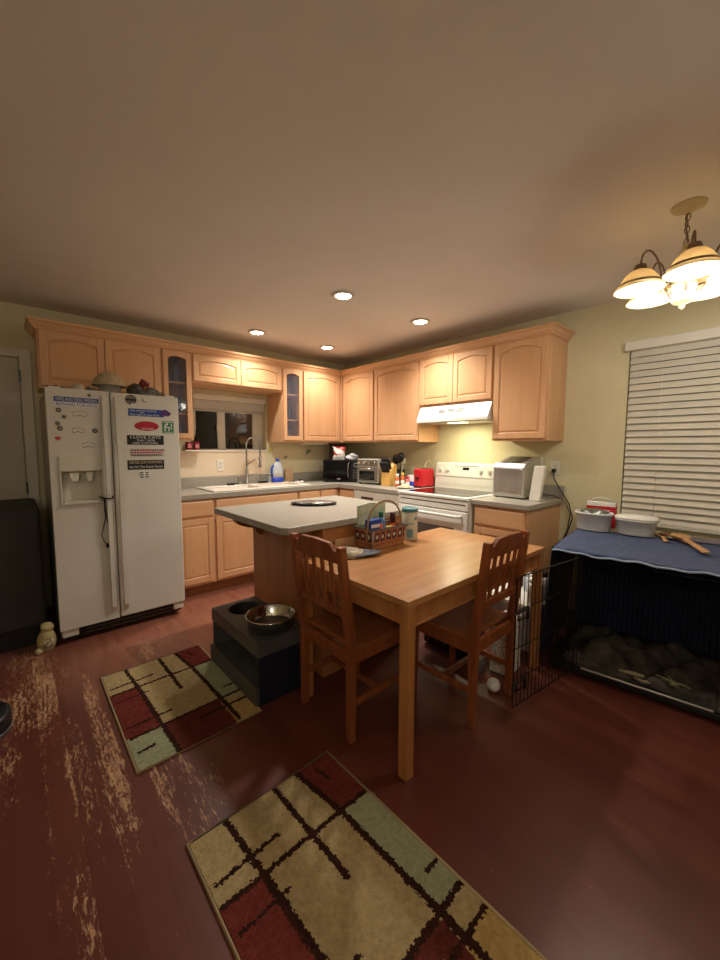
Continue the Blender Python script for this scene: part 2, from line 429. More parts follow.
def carcass(par, fn, u0, v0, u1, v1, depth, hollow=False, face=.03, mats=None):
    b = MB(fn)
    if not hollow: b.box(u0, v0, -depth, u1, v1, 0)
    else:
        w = .016
        b.box(u0, v0, -depth, u0+w, v1, 0); b.box(u1-w, v0, -depth, u1, v1, 0); b.box(u0+w, v0, -depth, u1-w, v0+w, 0)
        b.box(u0+w, v1-w, -depth, u1-w, v1, 0); b.box(u0+w, v0+w, -depth, u1-w, v1-w, -depth+.008)
    return b.build('body', MAPLE, par, bevel=.0015)

UD = .328      # upper depth
UA = FR('A', UD); UB = FR('B', UD)
ZB, ZT = 1.385, 2.185
def upper(side, u0, u1, v0, label, doors, arch=.045, glass=False, group=None):
    fn = UA if side == 'A' else UB
    f = fn(((u0+u1)/2, v0, -UD/2))
    t = thing('wall_cabinet', label, 'cabinet', tuple(f), 0, group)
    carcass(t, fn, u0+.0005, v0, u1-.0005, ZT, UD-.002, hollow=glass)
    g = .012
    n = doors; w = (u1-u0-2*g-(n-1)*.006)/n
    for i in range(n):
        a = u0+g+i*(w+.006)
        cab_door(t, fn, a, v0+.018, a+w, ZT-.012, arch*.72, glass, st=.04 if w < .3 else .046)
    if glass:
        for z in (1.62, 1.90):
            MB(fn).box(u0+.017, z, -UD+.012, u1-.017, z+.014, -.03).build('shelf', MAPLE, t)
    return t
G = None
upper('A', -3.19, -2.362, 1.755, 'maple cabinet above the white fridge with two arched doors', 2)
GC1 = upper('A', -2.362, -2.105, ZB, 'narrow glass-doored maple cabinet between the fridge cabinet and the sink window', 1, .03, True)
upper('A', -2.105, -1.165, 1.915, 'short maple cabinet with two arched doors above the sink window', 2, .035)
GC2 = upper('A', -1.165, -.903, ZB, 'narrow glass-doored maple cabinet just to the right of the sink window', 1, .03, True)
upper('A', -.903, -.362, ZB, 'maple wall cabinet on the sink wall closest to the room corner', 1)
# stile that closes the inner corner belongs to the cabinet on the stove wall
cb = upper('B', .362, .905, ZB, 'maple wall cabinet on the stove wall closest to the room corner', 1)
MB().box(-.362, -.3275, ZB, -.0, -.001, ZT).build('corner_body', MAPLE, cb)
MB().box(-.3615, -.3615, ZB, -.3285, -.3285, ZT).build('corner_post', MAPLE, cb, bevel=.002)
upper('B', .905, 1.545, ZB, 'wide maple wall cabinet directly to the left of the range hood', 1)
upper('B', 1.545, 2.335, 1.725, 'short maple cabinet with two arched doors above the range hood', 2, .04)
upper('B', 2.335, 2.79, ZB, 'end maple wall cabinet to the right of the range hood, above the ice maker', 1, .06)
# crown moulding, one run around the corner
b = MB()
prof = [(0, ZT-.008), (.010, ZT-.008), (.014, ZT+.004), (.024, ZT+.014), (.038, ZT+.038), (.049, ZT+.044), (.051, ZT+.06), (0, ZT+.06)]
path = [((-3.19, -.002), (-1, 0)), ((-3.19, -UD), (-1, -1)), ((-UD, -UD), (-1, -1)), ((-UD, -2.79), (-1, -1)), ((-.002, -2.79), (0, -1))]
rings = [[b.v((p[0]+d[0]*q[0], p[1]+d[1]*q[0], q[1])) for q in prof] for p, d in path]
for R0, R1 in zip(rings, rings[1:]):
    for j in range(len(prof)): k = (j+1) % len(prof); b.f([R0[j], R0[k], R1[k], R1[j]])
b.f(rings[0]); b.f(rings[-1][::-1])
tag(b.build('crown_moulding', MAPLEH), 'maple crown moulding running along the tops of all wall cabinets', 'moulding')

# what stands inside the glass cabinets
def tumbler(x, y, z, r, h, m, label, cat='glass', name='drinking_glass', group=None):
    return tag(MB().lathe([(r*.8, 0), (r*.85, .002), (r, h), (r*.92, h), (r*.78, .006), (.001, .006)], (x, y, z), 16).build(name, m), label, cat, group)
BLUEG = mat('blue_tinted_glassware', (90, 110, 160), .15, var=.1); GREYG = mat('grey_glassware', (150, 150, 156), .15, var=.1)
for gi, (xa, gl) in enumerate(((-2.235, 'the narrow glass-doored cabinet beside the fridge'), (-1.035, 'the narrow glass-doored cabinet right of the sink window'))):
    for zi, z in enumerate((ZB+.017, 1.635, 1.915)):
        for k in (-1, 1):
            tumbler(xa+k*.045, -.17, z, .034, .13+.02*zi, (GREYG, BLUEG, GREYG)[zi],
                    'tall drinking glass on a shelf inside ' + gl, group='glasses inside the cabinet ' + ('beside the fridge' if gi == 0 else 'right of the window'))

# ------------------------------------------------------------------ base cabinets
BD = .60
BA = FR('A', BD); BB = FR('B', BD)
def base(side, u0, u1, label, spec, ends=None):
    fn = BA if side == 'A' else BB
    f = fn(((u0+u1)/2, 0, -BD/2))
    t = thing('base_cabinet', label, 'cabinet', tuple(f))
    b = MB(fn); b.box(u0+.0005, .10, -BD+.002, u1-.0005, .872, 0); b.build('body', MAPLE, t, bevel=.0015)
    MB(fn).box(u0+.001, 0, -BD+.01, u1-.001, .0995, -.06).build('toe_kick', mat('dark_maple_kick', (150, 96, 56), .5, var=.05), t)
    for s_ in spec:
        if s_[0] == 'drawer': drawer(t, fn, s_[1], .715, s_[2], .855)
        elif s_[0] == 'false': drawer(t, fn, s_[1], .715, s_[2], .855, 'drawer_front')
        else: cab_door(t, fn, s_[1], .125, s_[2], .695, 0, st=.05)
    return t
base('A', -2.385, -2.04, 'maple base cabinet under the counter next to the fridge, one drawer over one door', [('drawer', -2.372, -2.052), ('door', -2.372, -2.052)])
base('A', -2.04, -1.155, 'wide maple sink cabinet with a long front panel above two doors', [('false', -2.028, -1.167), ('door', -2.028, -1.60), ('door', -1.595, -1.167)])
base('A', -1.155, -.87, 'maple base cabinet to the right of the sink cabinet, one drawer over one door', [('drawer', -1.143, -.882), ('door', -1.143, -.882)])
cc = base('A', -.87, -.602, 'small maple base cabinet filling the inner corner of the counter', [('drawer', -.86, -.645), ('door', -.86, -.645)])
MB().box(-.599, -.5995, .10, -.003, -.004, .872).build('corner_body', MAPLE, cc)
base('B', .602, .89, 'small maple base cabinet between the inner corner and the dishwasher', [('drawer', .645, .88), ('door', .645, .88)])
base('B', 2.347, 2.79, 'end maple base cabinet to the right of the stove under the ice maker', [('drawer', 2.365, 2.775), ('door', 2.365, 2.775)])

# dishwasher
dw = thing('dishwasher', 'cream white dishwasher under the counter left of the stove', 'dishwasher', (-.3, -1.235, 0))
MB(BB).box(.893, .10, -.58, 1.560, .872, 0).build('body', DKMET, dw)
MB(BB).box(.898, .12, .001, 1.556, .73, .022).build('door', WHITE, dw, bevel=.005)
MB(BB).box(.898, .738, .001, 1.556, .868, .03).build('control_panel', CREAMP, dw, bevel=.006)
MB(BB).box(1.02, .785, .03, 1.20, .81, .034).build('handle', DKMET, dw, bevel=.002)
MB(BB).box(.90, 0, -.4, 1.555, .099, -.06).build('toe_kick', BLACKP, dw)

# ------------------------------------------------------------------ worktops
SX0, SX1, SY0, SY1 = -2.02, -.96, -.555, -.09     # sink rim outline
def top_slab(poly, z0=.874, z1=.914): return MB().prism(poly, z0, z1)
ct = thing('worktop', 'grey laminate worktop running around the corner from the fridge to the stove', 'countertop', (-1.2, -.32, .874))
b = MB()
hx0, hx1, hy0, hy1 = SX0+.03, SX1-.03, SY0+.03, SY1-.03
for r in ((-2.39, -.635, hx0, -.001), (hx1, -.635, -.001, -.001), (hx0, -.635, hx1, hy0), (hx0, hy1, hx1, -.001), (-.635, -1.567, -.001, -.635)):
    b.box(r[0], r[1], .874, r[2], r[3], .914)
bmesh.ops.remove_doubles(b.bm, verts=b.bm.verts, dist=1e-5)
b.build('slab', COUNTER, ct)
MB(A0).box(-2.39, .9145, .0045, -.001, 1.018, .022).build('backsplash', COUNTER, ct, bevel=.004)
MB(B0).box(.023, .9145, .001, 1.567, 1.018, .02).build('backsplash', COUNTER, ct, bevel=.004)
ct2 = thing('worktop', 'short grey laminate worktop end to the right of the stove', 'countertop', (-.32, -2.57, .874))
MB().box(-.635, -2.815, .874, -.001, -2.343, .914).build('slab', COUNTER, ct2, bevel=.005)
MB(B0).box(2.343, .9145, .001, 2.815, 1.018, .02).build('backsplash', COUNTER, ct2, bevel=.004)

# sink
sk = thing('kitchen_sink', 'white double bowl sink set in the grey counter under the window', 'sink', (-1.49, -.32, .914))
b = MB()
mid = -1.49
def ring(x0, y0, x1, y1, z): return [(x0, y0, z), (x1, y0, z), (x1, y1, z), (x0, y1, z)]
b.box(SX0, SY0, .9145, hx0+.02, SY1, .928); b.box(hx1-.02, SY0, .9145, SX1, SY1, .928)
b.box(hx0+.02, SY0, .9145, hx1-.02, hy0+.02, .928); b.box(hx0+.02, hy1-.07, .9145, hx1-.02, SY1, .928)
b.box(mid-.02, hy0+.02, .9145, mid+.02, hy1-.07, .928)
b.build('rim', PORC, sk, bevel=.006)
for (a, c) in ((hx0+.02, mid-.02), (mid+.02, hx1-.02)):
    b = MB(); y0, y1 = hy0+.02, hy1-.07
    V = [[b.v(p) for p in ring(a, y0, c, y1, .9145)], [b.v(p) for p in ring(a+.02, y0+.02, c-.02, y1-.02, .74)]]
    for j in range(4): k = (j+1) % 4; b.f([V[0][j], V[0][k], V[1][k], V[1][j]])
    b.f(V[1]); b.build('bowl', PORC, sk, solid=.004, recalc=False)
# faucet
fx, fy = -1.49, -.125
fa = thing('spring_faucet', 'tall brushed steel spring faucet standing behind the sink', 'faucet', (fx, fy, .928))
MB().lathe([(.026, 0), (.026, .012), (.018, .02), (.017, .16), (.015, .165)], (fx, fy, .9285), 20).build('base', SATIN, fa)
MB().tube([(fx+.012, fy-.005, 1.02), (fx+.075, fy-.02, 1.035), (fx+.105, fy-.03, 1.038)], .006, 10).build('lever', SATIN, fa)
pts = [(fx, fy, 1.094), (fx, fy, 1.33)] + [tuple(q) for q in arc((fx+.075, fy-.01, 1.345), .075, PI, 0, 14, (1, -.12, 0), rb=.085)] + [(fx+.15, fy-.02, 1.20)]
MB().tube(pts, .0075, 10).build('hose', SATIN, fa)
b = MB()
sp = []
import itertools
dense = []
for p, q in zip(pts, pts[1:]):
    p = Vector(p); q = Vector(q); n = max(1, int((q-p).length/.0016))
    dense += [p.lerp(q, i/n) for i in range(n)]
for i, p in enumerate(dense):
    d = (dense[min(i+1, len(dense)-1)]-dense[max(i-1, 0)]).normalized(); u = d.cross(Vector((0, 1, .01))).normalized(); w = d.cross(u)
    sp.append(p+u*.0105*math.cos(i*1.05)+w*.0105*math.sin(i*1.05))
b.tube(sp, .0016, 4); b.build('spring', CHROME, fa)
MB().tube([(fx+.15, fy-.02, 1.215), (fx+.15, fy-.02, 1.15), (fx+.15, fy-.02, 1.105)], [.013, .014, .019], 14).build('spray_head', SATIN, fa)
MB().tube([(fx, fy, 1.13), (fx+.12, fy-.017, 1.215), (fx+.145, fy-.02, 1.215)], .0055, 8).build('dock_arm', SATIN, fa)
MB().tube(arc((fx+.15, fy-.02, 1.2), .018, 0, 2*PI, 16, (1, 0, 0), (0, 1, 0))[:-1], .004, 6, closed=True).build('dock_ring', SATIN, fa)
# side sprayer, drain strainer and brushes behind the sink
tag(MB().lathe([(.02, 0), (.02, .01), (.012, .02), (.012, .05), (.018, .07), (.014, .085)], (-1.575, -.125, .9285), 16).build('dish_sprayer', SATIN),
    'small dark and steel side sprayer standing to the left of the spring faucet', 'sprayer')
dbt = thing('dish_brush', 'black dish brush lying on the sink rim left of the faucet', 'brush', (-1.65, -.15, .928))
MB().box(-1.72, -.175, .9285, -1.65, -.13, .952).build('bristles', BLACKP, dbt, bevel=.006)
MB().tube([(-1.655, -.15, .945), (-1.60, -.155, .943)], .006, 8).build('handle', BLACKP, dbt)
tag(MB().prism([(-1.36, -.15), (-1.25, -.145), (-1.25, -.115), (-1.36, -.12)], .9285, .95).build('sponge', BLACKP, bevel=.006), 'black scouring sponge behind the sink to the right of the faucet', 'sponge')
sd = thing('soap_dispenser', 'small clear pump bottle between the black sponge and the blue-bottomed jug', 'bottle', (-1.225, -.12, .928))
MB().lathe([(.018, 0), (.019, .003), (.019, .06), (.008, .072)], (-1.215, -.12, .9285), 16).build('bottle', mat('clear_soap', (190, 196, 196), .15, trans=.5, var=.05), sd)
MB().tube([(-1.215, -.12, 1.0), (-1.215, -.12, 1.03), (-1.215, -.15, 1.03)], .004, 8).build('pump', WPLAST, sd)
jg = thing('detergent_jug', 'white detergent jug with blue handle and blue base by the sink', 'jug', (-1.125, -.13, .928))
jm = mat('milky_plastic', (196, 208, 214), .35, var=.04)
MB().lathe([(.068, .055), (.068, .12), (.06, .17), (.04, .215), (.02, .228), (.018, .24)], (-1.115, -.13, .928), 28, sy=.62).build('body', jm, jg)
MB().lathe([(.066, .001), (.070, .006), (.070, .055)], (-1.115, -.13, .928), 28, sy=.64).build('label_band', BLUE, jg)
MB().tube([(-1.165, -.13, 1.12), (-1.19, -.13, 1.10), (-1.195, -.13, 1.04), (-1.178, -.13, .99)], .01, 10).build('handle', BLUE, jg)
MB().lathe([(.02, .24), (.02, .262), (.016, .268)], (-1.115, -.13, .928), 20).build('cap', BLUE, jg)
tag(MB().box(-.965, -.05, .9145, -.86, -.024, 1.065).build('cutting_board', mat('tan_board', (206, 172, 132), .6, var=.06), bevel=.006), 'small tan cutting board leaning on the wall to the right of the blue jug', 'cutting board')
ck = thing('cleaning_caddy', 'white and black sink strainer and brush set at the right end of the sink', 'caddy', (-.86, -.22, .914))
b = MB(); b.lathe([(.045, 0), (.055, .02), (.05, .022), (.04, .004)], (-.90, -.25, .9145), 20); b.build('strainer', PORC, ck)
MB().tube([(-.90, -.25, .94), (-.86, -.2, .95), (-.82, -.18, .935)], .007, 8).build('brush', BLACKP, ck)
# jars on the sill beside the window
jr = mat('maroon_glass_jar', (120, 16, 34), .2, var=.1)
for k, (x, lb) in enumerate(((-2.058, 'dark red candle jar on the window sill closest to the fridge'), (-1.985, 'dark red candle jar on the window sill in front of the black bottle'))):
    t = thing('candle_jar', lb, 'candle', (x, -.035, 1.285))
    MB().lathe([(.027, 0), (.03, .004), (.03, .075), (.026, .08)], (x, -.04, 1.2965), 20).build('jar', jr, t)
    MB().box(x-.018, -.074, 1.315, x+.018, -.069, 1.355).build('label', mat('pink_label', (196, 120, 120), .6, var=.1), t)
struct(MB(A0).box(-2.10, 1.283, .0045, -1.94, 1.296, .085).build('trim_2', TRIM, bevel=.002))
tag(MB().lathe([(.028, 0), (.028, .11), (.012, .15), (.011, .20), (.013, .2)], (-1.95, .035, 1.2965), 16).build('bottle', mat('dark_bottle_glass', (24, 14, 14), .1, var=.1)), 'tall black bottle standing in the left end of the sink window recess', 'bottle')

# outlets and switch plates
def plate(fn, u, v, label, name='wall_outlet', black=False):
    f = fn((u, v-.058, 0)); t = thing(name, label, 'outlet', tuple(f))
    MB(fn).box(u-.036, v-.058, .0048, u+.036, v+.058, .01).build('plate', WPLAST, t, bevel=.002)
    for dz in (-.02, .02): MB(fn).box(u-.014, v+dz-.012, .0101, u+.014, v+dz+.012, .012).build('socket', CREAMP, t)
    return t
plate(A0, -1.73, 1.13, 'white outlet plate on the wall under the sink window')
pb = plate(B0, 2.735, 1.16, 'white outlet plate on the wall right of the ice maker, black plug in it')
pg = thing('power_cord', 'black power cords running from the wall outlet down behind the dog crate', 'cord', (-.03, -2.75, .5))
MB(B0).box(2.722, 1.125, .0125, 2.75, 1.155, .045).build('plug', BLACKP, pg, bevel=.003)
MB(B0).tube([(2.736, 1.128, .04), (2.745, 1.08, .05), (2.80, .99, .05), (2.87, .88, .045), (2.90, .76, .04), (2.86, .62, .04), (2.85, .45, .04), (2.88, .25, .04), (2.87, .06, .04)], .0045, 8).build('cord', BLACKP, pg)
MB(B0).tube([(2.68, .94, .09), (2.76, .935, .06), (2.84, .90, .05), (2.885, .80, .05), (2.87, .66, .05), (2.81, .5, .05), (2.82, .3, .05), (2.84, .1, .05)], .004, 8).build('cord', BLACKP, pg)
plate(B0, 2.60, 1.19, 'white outlet plate on the wall behind the white leaning panel')
plate(B0, .80, 1.16, 'white outlet plate on the stove wall behind the toaster oven')

# under-cabinet lamp
ul = thing('undercabinet_lamp', 'slim white lamp fixed under the corner wall cabinet', 'lamp', (-.64, -.2, 1.385))
MB().box(-.83, -.24, 1.362, -.47, -.16, 1.3845).build('housing', WPLAST, ul, bevel=.004)
MB().box(-.81, -.23, 1.359, -.49, -.17, 1.3615).build('diffuser', WHITE, ul)

# wall decals
for (x, z, r, m_, lb) in ((-1.125, 1.29, .045, mat('leaf_decal_yellow', (206, 196, 110), .6, var=.1), 'yellow green leaf decal on the wall above the blue jug'),
                   (-.93, 1.20, .03, mat('leaf_decal_grey', (128, 132, 96), .6, var=.1), 'small grey green sprig decal on the wall above the tan board'),
                   (-.60, 1.26, .055, MATS['leaf_decal_grey'], 'larger grey green sprig decal on the wall under the undercabinet lamp')):
    b = MB(A0)
    for k in range(5):
        a = .5+k*.75; cx, cz = x+math.cos(a)*r*.5, z+math.sin(a)*r*.5
        pl = []
        for i in range(12):
            q = 2*PI*i/12; lx, lz = math.cos(q)*r*.5, math.sin(q)*r*.17
            pl.append((cx+lx*math.cos(a)-lz*math.sin(a), cz+lx*math.sin(a)+lz*math.cos(a)))
        b.prism(pl, .0055+.0004*k, .0064+.0004*k, 'xy')
    tag(b.build('leaf_decal', m_), lb, 'decal')

# ------------------------------------------------------------------ range and hood
rg = thing('kitchen_range', 'white electric range with black glass top between the counters', 'stove', (-.33, -1.955, 0))
RB = FR('B', .64)
r0, r1 = 1.575, 2.335
MB(RB).box(r0, .06, -.63, r1, .895, 0).build('body', WHITE, rg, bevel=.004)
MB(RB).box(r0+.004, .0, -.55, r1-.004, .0595, -.05).build('plinth', BLACKP, rg)
MB(RB).box(r0-.002, .896, -.60, r1+.002, .921, .03).build('cooktop', WHITE, rg, bevel=.006)
MB(RB).box(r0+.04, .9212, -.52, r1-.04, .9235, -.02).build('glass_top', BLACKG, rg, bevel=.001)
d = MB(RB).box(r0+.008, .24, .001, r1-.008, .80, .03).build('oven_door', WHITE, rg, bevel=.006)
MB(RB).box(r0+.13, .38, .0305, r1-.13, .66, .033).build('oven_window', mat('oven_glass', (84, 78, 74), .08, var=.05), d, bevel=.002)
b = MB(RB); b.tube([(r0+.06, .765, .031), (r0+.06, .765, .065), (r0+.09, .765, .075), (r1-.09, .765, .075), (r1-.06, .765, .065), (r1-.06, .765, .031)], .012, 12)
b.build('handle', WHITE, d)
MB(RB).box(r0+.004, .81, .001, r1-.004, .892, .02).build('vent_panel', WHITE, rg, bevel=.004)
MB(RB).box(r0+.03, .855, .0202, r1-.03, .863, .0215).build('vent_slot', DKMET, rg)
MB(RB).box(r0+.008, .07, .001, r1-.008, .225, .025).build('storage_drawer', WHITE, rg, bevel=.005)
# backguard: slanted console
b = MB(RB)
prof = [(-.625, .922), (-.545, .922), (-.545, .97), (-.552, 1.03), (-.548, 1.045), (-.575, 1.165), (-.59, 1.178), (-.625, 1.178)]
A = [b.v((r0, q[1], q[0])) for q in prof]; Bv = [b.v((r1, q[1], q[0])) for q in prof]
b.f(A); b.f(Bv[::-1])
for i in range(8): j = (i+1) % 8; b.f([A[i], A[j], Bv[j], Bv[i]])
bg = b.build('backguard', WHITE, rg, bevel=.003)
def slant(u, v): return -.548 - (v-1.045)*(.027/.12)
for u in (r0+.06, r0+.15, r1-.24, r1-.15, r1-.06):
    n0 = slant(u, 1.10)
    kb = MB(RB); kb.lathe([(.021, 0), (.021, .004), (.017, .018), (.015, .02)], (0, 0, 0), 18)
    fnk = RB
    for v_ in kb.bm.verts: v_.co = fnk((u+v_.co.x, 1.105+v_.co.y, 0)) if False else v_.co
    kb.bm.free()
    kb = MB(lambda p, u=u, n0=n0: RB((u+p[0], 1.105+p[1], n0+p[2]-.003)))
    kb.lathe([(.021, 0), (.021, .004), (.017, .02), (.015, .022)], (0, 0, 0), 18)
    kb.box(-.004, -.015, .021, .004, .015, .027)
    kb.build('knob', WPLAST, bg)
cl = MB(lambda p: RB((1.93+p[0], 1.12+p[1], slant(0, 1.12)+p[2]-.001)))
cl.box(-.035, -.014, 0, .035, .014, .004); cl.build('clock_display', BLACKP, bg)
MB(lambda p: RB((1.93+p[0], 1.135+p[1], slant(0, 1.135)+p[2]-.0005))).box(-.13, .012, 0, .13, .014, .003).build('badge_line', DKMET, bg)

hd = thing('range_hood', 'white range hood under the short cabinet above the stove', 'hood', (-.25, -1.95, 1.6))
b = MB()
prof = [(-.002, 1.565), (-.395, 1.565), (-.395, 1.593), (-.345, 1.695), (-.33, 1.7235), (-.002, 1.7235)]
b.prism([(q[0], q[1]) for q in prof], -1.562, -2.328, 'xz')
b.build('shell', WHITE, hd, bevel=.003)
MB().box(-.37, -2.30, 1.559, -.05, -1.59, 1.5648).build('filter', STEEL, hd)
MB().box(-.34, -2.05, 1.553, -.24, -1.89, 1.5588).build('lamp_lens', mat('hood_lens', (240, 230, 190), .4, emit=(255, 236, 180), es=2.), hd)
nx, nz_ = Vector((-.07, 0, .088)).normalized(), 0
for k in range(3):
    y = -1.80-.10*k
    b = MB()
    def hp(t, off, y): # on the slanted face between (-.50,1.612) and (-.43,1.70)
        n = Vector((-.898, 0, .44)); p = Vector((-.395, y, 1.593)).lerp(Vector((-.345, y, 1.695)), t); return p+n*off
    for j in range(3):
        t0 = .55+j*.12
        V = [hp(t0, .0005, y), hp(t0, .0005, y-.075), hp(t0+.06, .0005, y-.075), hp(t0+.06, .0005, y)]
        V2 = [v+Vector((-.898, 0, .44))*.001 for v in V]
        a_ = [b.v(v) for v in V]; c_ = [b.v(v) for v in V2]
        b.f(a_); b.f(c_[::-1])
        for i in range(4): b.f([a_[i], a_[(i+1) % 4], c_[(i+1) % 4], c_[i]])
    b.build('vent', DKMET, hd)

# ------------------------------------------------------------------ things on the corner counter
CZ = .9145
def boxmb(fn, x0, y0, z0, x1, y1, z1): return MB(fn).box(x0, y0, z0, x1, y1, z1)
# microwave, turned to face the room, front is local -y
mw = thing('microwave', 'black microwave set diagonally in the counter corner', 'microwave', (-.36, -.40, CZ), math.radians(-46))
f = LF(mw)
boxmb(f, -.225, -.14, .012, .225, .15, .262).build('body', BLACKP, mw, bevel=.004)
dr = boxmb(f, -.225, -.162, .014, .10, -.141, .26).build('door', BLACKG, mw, bevel=.003)
MB(f).tube([(.085, -.163, .04), (.075, -.185, .07), (.07, -.19, .14), (.075, -.185, .21), (.085, -.163, .24)], .006, 8).build('handle', SATIN, dr)
cp = boxmb(f, .103, -.162, .014, .225, -.141, .26).build('control_panel', BLACKP, mw, bevel=.002)
MB(f).tube(arc((.163, -.165, .205), .022, 0, 2*PI, 20)[:-1], .003, 6, closed=True).build('dial_ring', STEEL, cp)
b = MB(f)
for i in range(3):
    for j in range(4): b.box(.13+.024*i, -.1645, .05+.028*j, .146+.024*i, -.1625, .064+.028*j)
b.build('buttons', GREYCL, cp)
boxmb(f, -.06, -.1645, .035, -.02, -.1625, .045).build('badge', STEEL, dr)
b = MB(f)
for sx in (-.19, .19):
    for sy in (-.11, .12): b.box(sx-.012, sy-.012, 0, sx+.012, sy+.012, .0118)
b.build('feet', BLACKP, mw)
ckb = thing('cereal_box', 'dark brown box standing on the microwave behind the snack bag', 'box', (-.30, -.30, CZ+.2625), math.radians(-46))
boxmb(LF(ckb), -.17, .03, 0, .02, .10, .19).build('carton', mat('dark_brown_carton', (70, 42, 28), .6, var=.15), ckb, bevel=.002)
# bags on the microwave
def lump(name, mats, c, sx, sy, sz, seed, label, cat, rough=.25, mf=None, parent=None, n=18, rz=0., flatb=True):
    rnd = random.Random(seed); b = MB()
    ph = [(rnd.uniform(0, 6), rnd.uniform(1, 4), rnd.uniform(2, 5)) for _ in range(5)]
    def F(u, v):
        a = 2*PI*u; t = PI*v
        r = 1+rough*sum(math.sin(p[0]+p[1]*a*1.0+p[2]*t) for p in ph)/5 if False else 1+rough*sum(math.sin(p[0]+round(p[1])*a+p[2]*t) for p in ph)/5
        x = math.cos(a)*math.sin(t)*sx*r; y = math.sin(a)*math.sin(t)*sy*r; z = -math.cos(t)*sz*r
        if flatb: z = max(z, -sz*.75)+sz*.75
        else: z += sz
        X = x*math.cos(rz)-y*math.sin(rz); Y = x*math.sin(rz)+y*math.cos(rz)
        return (c[0]+X, c[1]+Y, c[2]+z)
    b.grid(F, n*2, n, True, mf)
    bmesh.ops.remove_doubles(b.bm, verts=b.bm.verts, dist=1e-4)
    o = b.build(name, mats, parent)
    if label: tag(o, label, cat)
    return o
def pouch(name, mats, c, w, h, d, rz, label, cat, mf):
    fl = LF({'_loc': list(c), '_rz': rz}); b = MB(fl); rr = random.Random(6)
    k = [rr.uniform(-1, 1) for _ in range(200)]
    def F(u, v):
        a = 2*PI*u; t = d*(math.sin(PI*min(.97, .12+.88*v))**.7); ww = w*(1-.12*math.sin(PI*v))
        x = math.copysign(abs(math.cos(a))**.6, math.cos(a))*ww/2; y = math.sin(a)*t/2
        y += .004*math.sin(9*v+7*a); x += .003*math.sin(23*v)
        return (x+.012*v*math.sin(3*v), y, h*v+(.008*math.sin(5*a) if v > .9 else 0))
    b.grid(F, 32, 16, True, mf); bmesh.ops.remove_doubles(b.bm, verts=b.bm.verts, dist=1e-4)
    return tag(b.build(name, mats), label, cat)
pouch('snack_bag', [PAPER, mat('orange_red_print', (206, 70, 44), .35, rgb2=(150, 36, 34), scale=(30, 30, 30))], (-.45, -.42, CZ+.2625), .15, .155, .075, math.radians(-46), 'red and white snack bag standing on the black microwave', 'bag',
      lambda u, v: 1 if .38 < v < .97 and math.sin(6.28*u+5*v) < .6 else 0)
lump('plastic_bag', mat('clear_film', (196, 196, 196), .25, var=.1), (-.33, -.53, CZ+.2625), .085, .055, .042, 5, 'crumpled clear plastic bag lying on the black microwave beside the snack bag', 'bag', .4)
# toaster oven, front faces -x
to = thing('toaster_oven', 'stainless steel toaster oven on the counter right of the microwave', 'toaster oven', (-.27, -.86, CZ), math.radians(-80))
f = LF(to)
boxmb(f, -.15, -.15, .015, .15, .15, .285).build('body', STEEL, to, bevel=.012)
boxmb(f, -.142, -.157, .205, .142, -.1505, .275).build('control_panel', SATIN, to, bevel=.003)
for k in range(4):
    MB(lambda p, k=k: f((-.105+.07*k+p[0], -.157-p[2], .24+p[1]))).lathe([(.02, 0), (.017, .015), (.015, .016)], (0, 0, 0), 16).build('knob', CHROME, to)
d = boxmb(f, -.135, -.162, .03, .135, -.1505, .195).build('door', SATIN, to, bevel=.003)
boxmb(f, -.105, -.1645, .05, .105, -.1625, .15).build('window', BLACKG, d)
MB(f).tube([(-.11, -.163, .175), (-.10, -.185, .177), (.10, -.185, .177), (.11, -.163, .175)], .006, 8).build('handle', CHROME, d)
b = MB(f)
for sx in (-.12, .12):
    for sy in (-.12, .12): b.box(sx-.012, sy-.012, 0, sx+.012, sy+.012, .0148)
b.build('feet', BLACKP, to)
# knife block
kb = thing('knife_block', 'light wood knife block with black handled knives beside the toaster oven', 'knife block', (-.33, -1.13, CZ), math.radians(-75))
f = LF(kb)
b = MB(f); b.prism([(-.07, 0), (.09, 0), (.09, .22), (.03, .24), (-.07, .14)], -.05, .055, 'yz'); b.build('block', BAMBOO, kb, bevel=.003)
for i in range(4):
    for j in range(2):
        x = -.035+.025*i; y = -.02-.035*j; z = .21-.04*j
        MB(f).tube([(x, y, z-.03), (x, y-.045, z+.05), (x, y-.065, z+.085)], [.011, .014, .012], 8).build('knife_handle', BLACKP, kb)
# utensil crock
uc = thing('utensil_crock', 'black utensil crock holding black ladles behind the knife block', 'crock', (-.16, -1.14, CZ))
MB().lathe([(.045, 0), (.055, .01), (.058, .17), (.052, .17), (.048, .015), (.001, .012)], (-.16, -1.14, CZ), 24).build('crock', BLACKP, uc)
for (dx, dy, h, m_) in ((.0, .012, .30, BLACKP), (-.02, -.014, .32, BLACKP)):
    b = MB(); x, y = -.16+dx, -1.13+dy*3
    b.tube([(x, y, CZ+.02), (x+dx*.6, y+dy*.8, CZ+h-.05)], .006, 8); b.lathe([(.008, 0), (.046, .02), (.054, .055), (.038, .1), (.004, .115)], (x+dx*.6, y+dy*.8, CZ+h-.075), 16, sx=.5)
    b.build('ladle', m_, uc)
b = MB(); x, y = -.18, -1.17
b.tube([(x, y, CZ+.02), (x-.01, y-.04, CZ+.23)], .006, 8); b.lathe([(.006, 0), (.032, .02), (.036, .05), (.028, .075), (.006, .085)], (x-.01, y-.045, CZ+.22), 16, sx=.3)
b.build('slotted_spoon', WHITECL, uc)
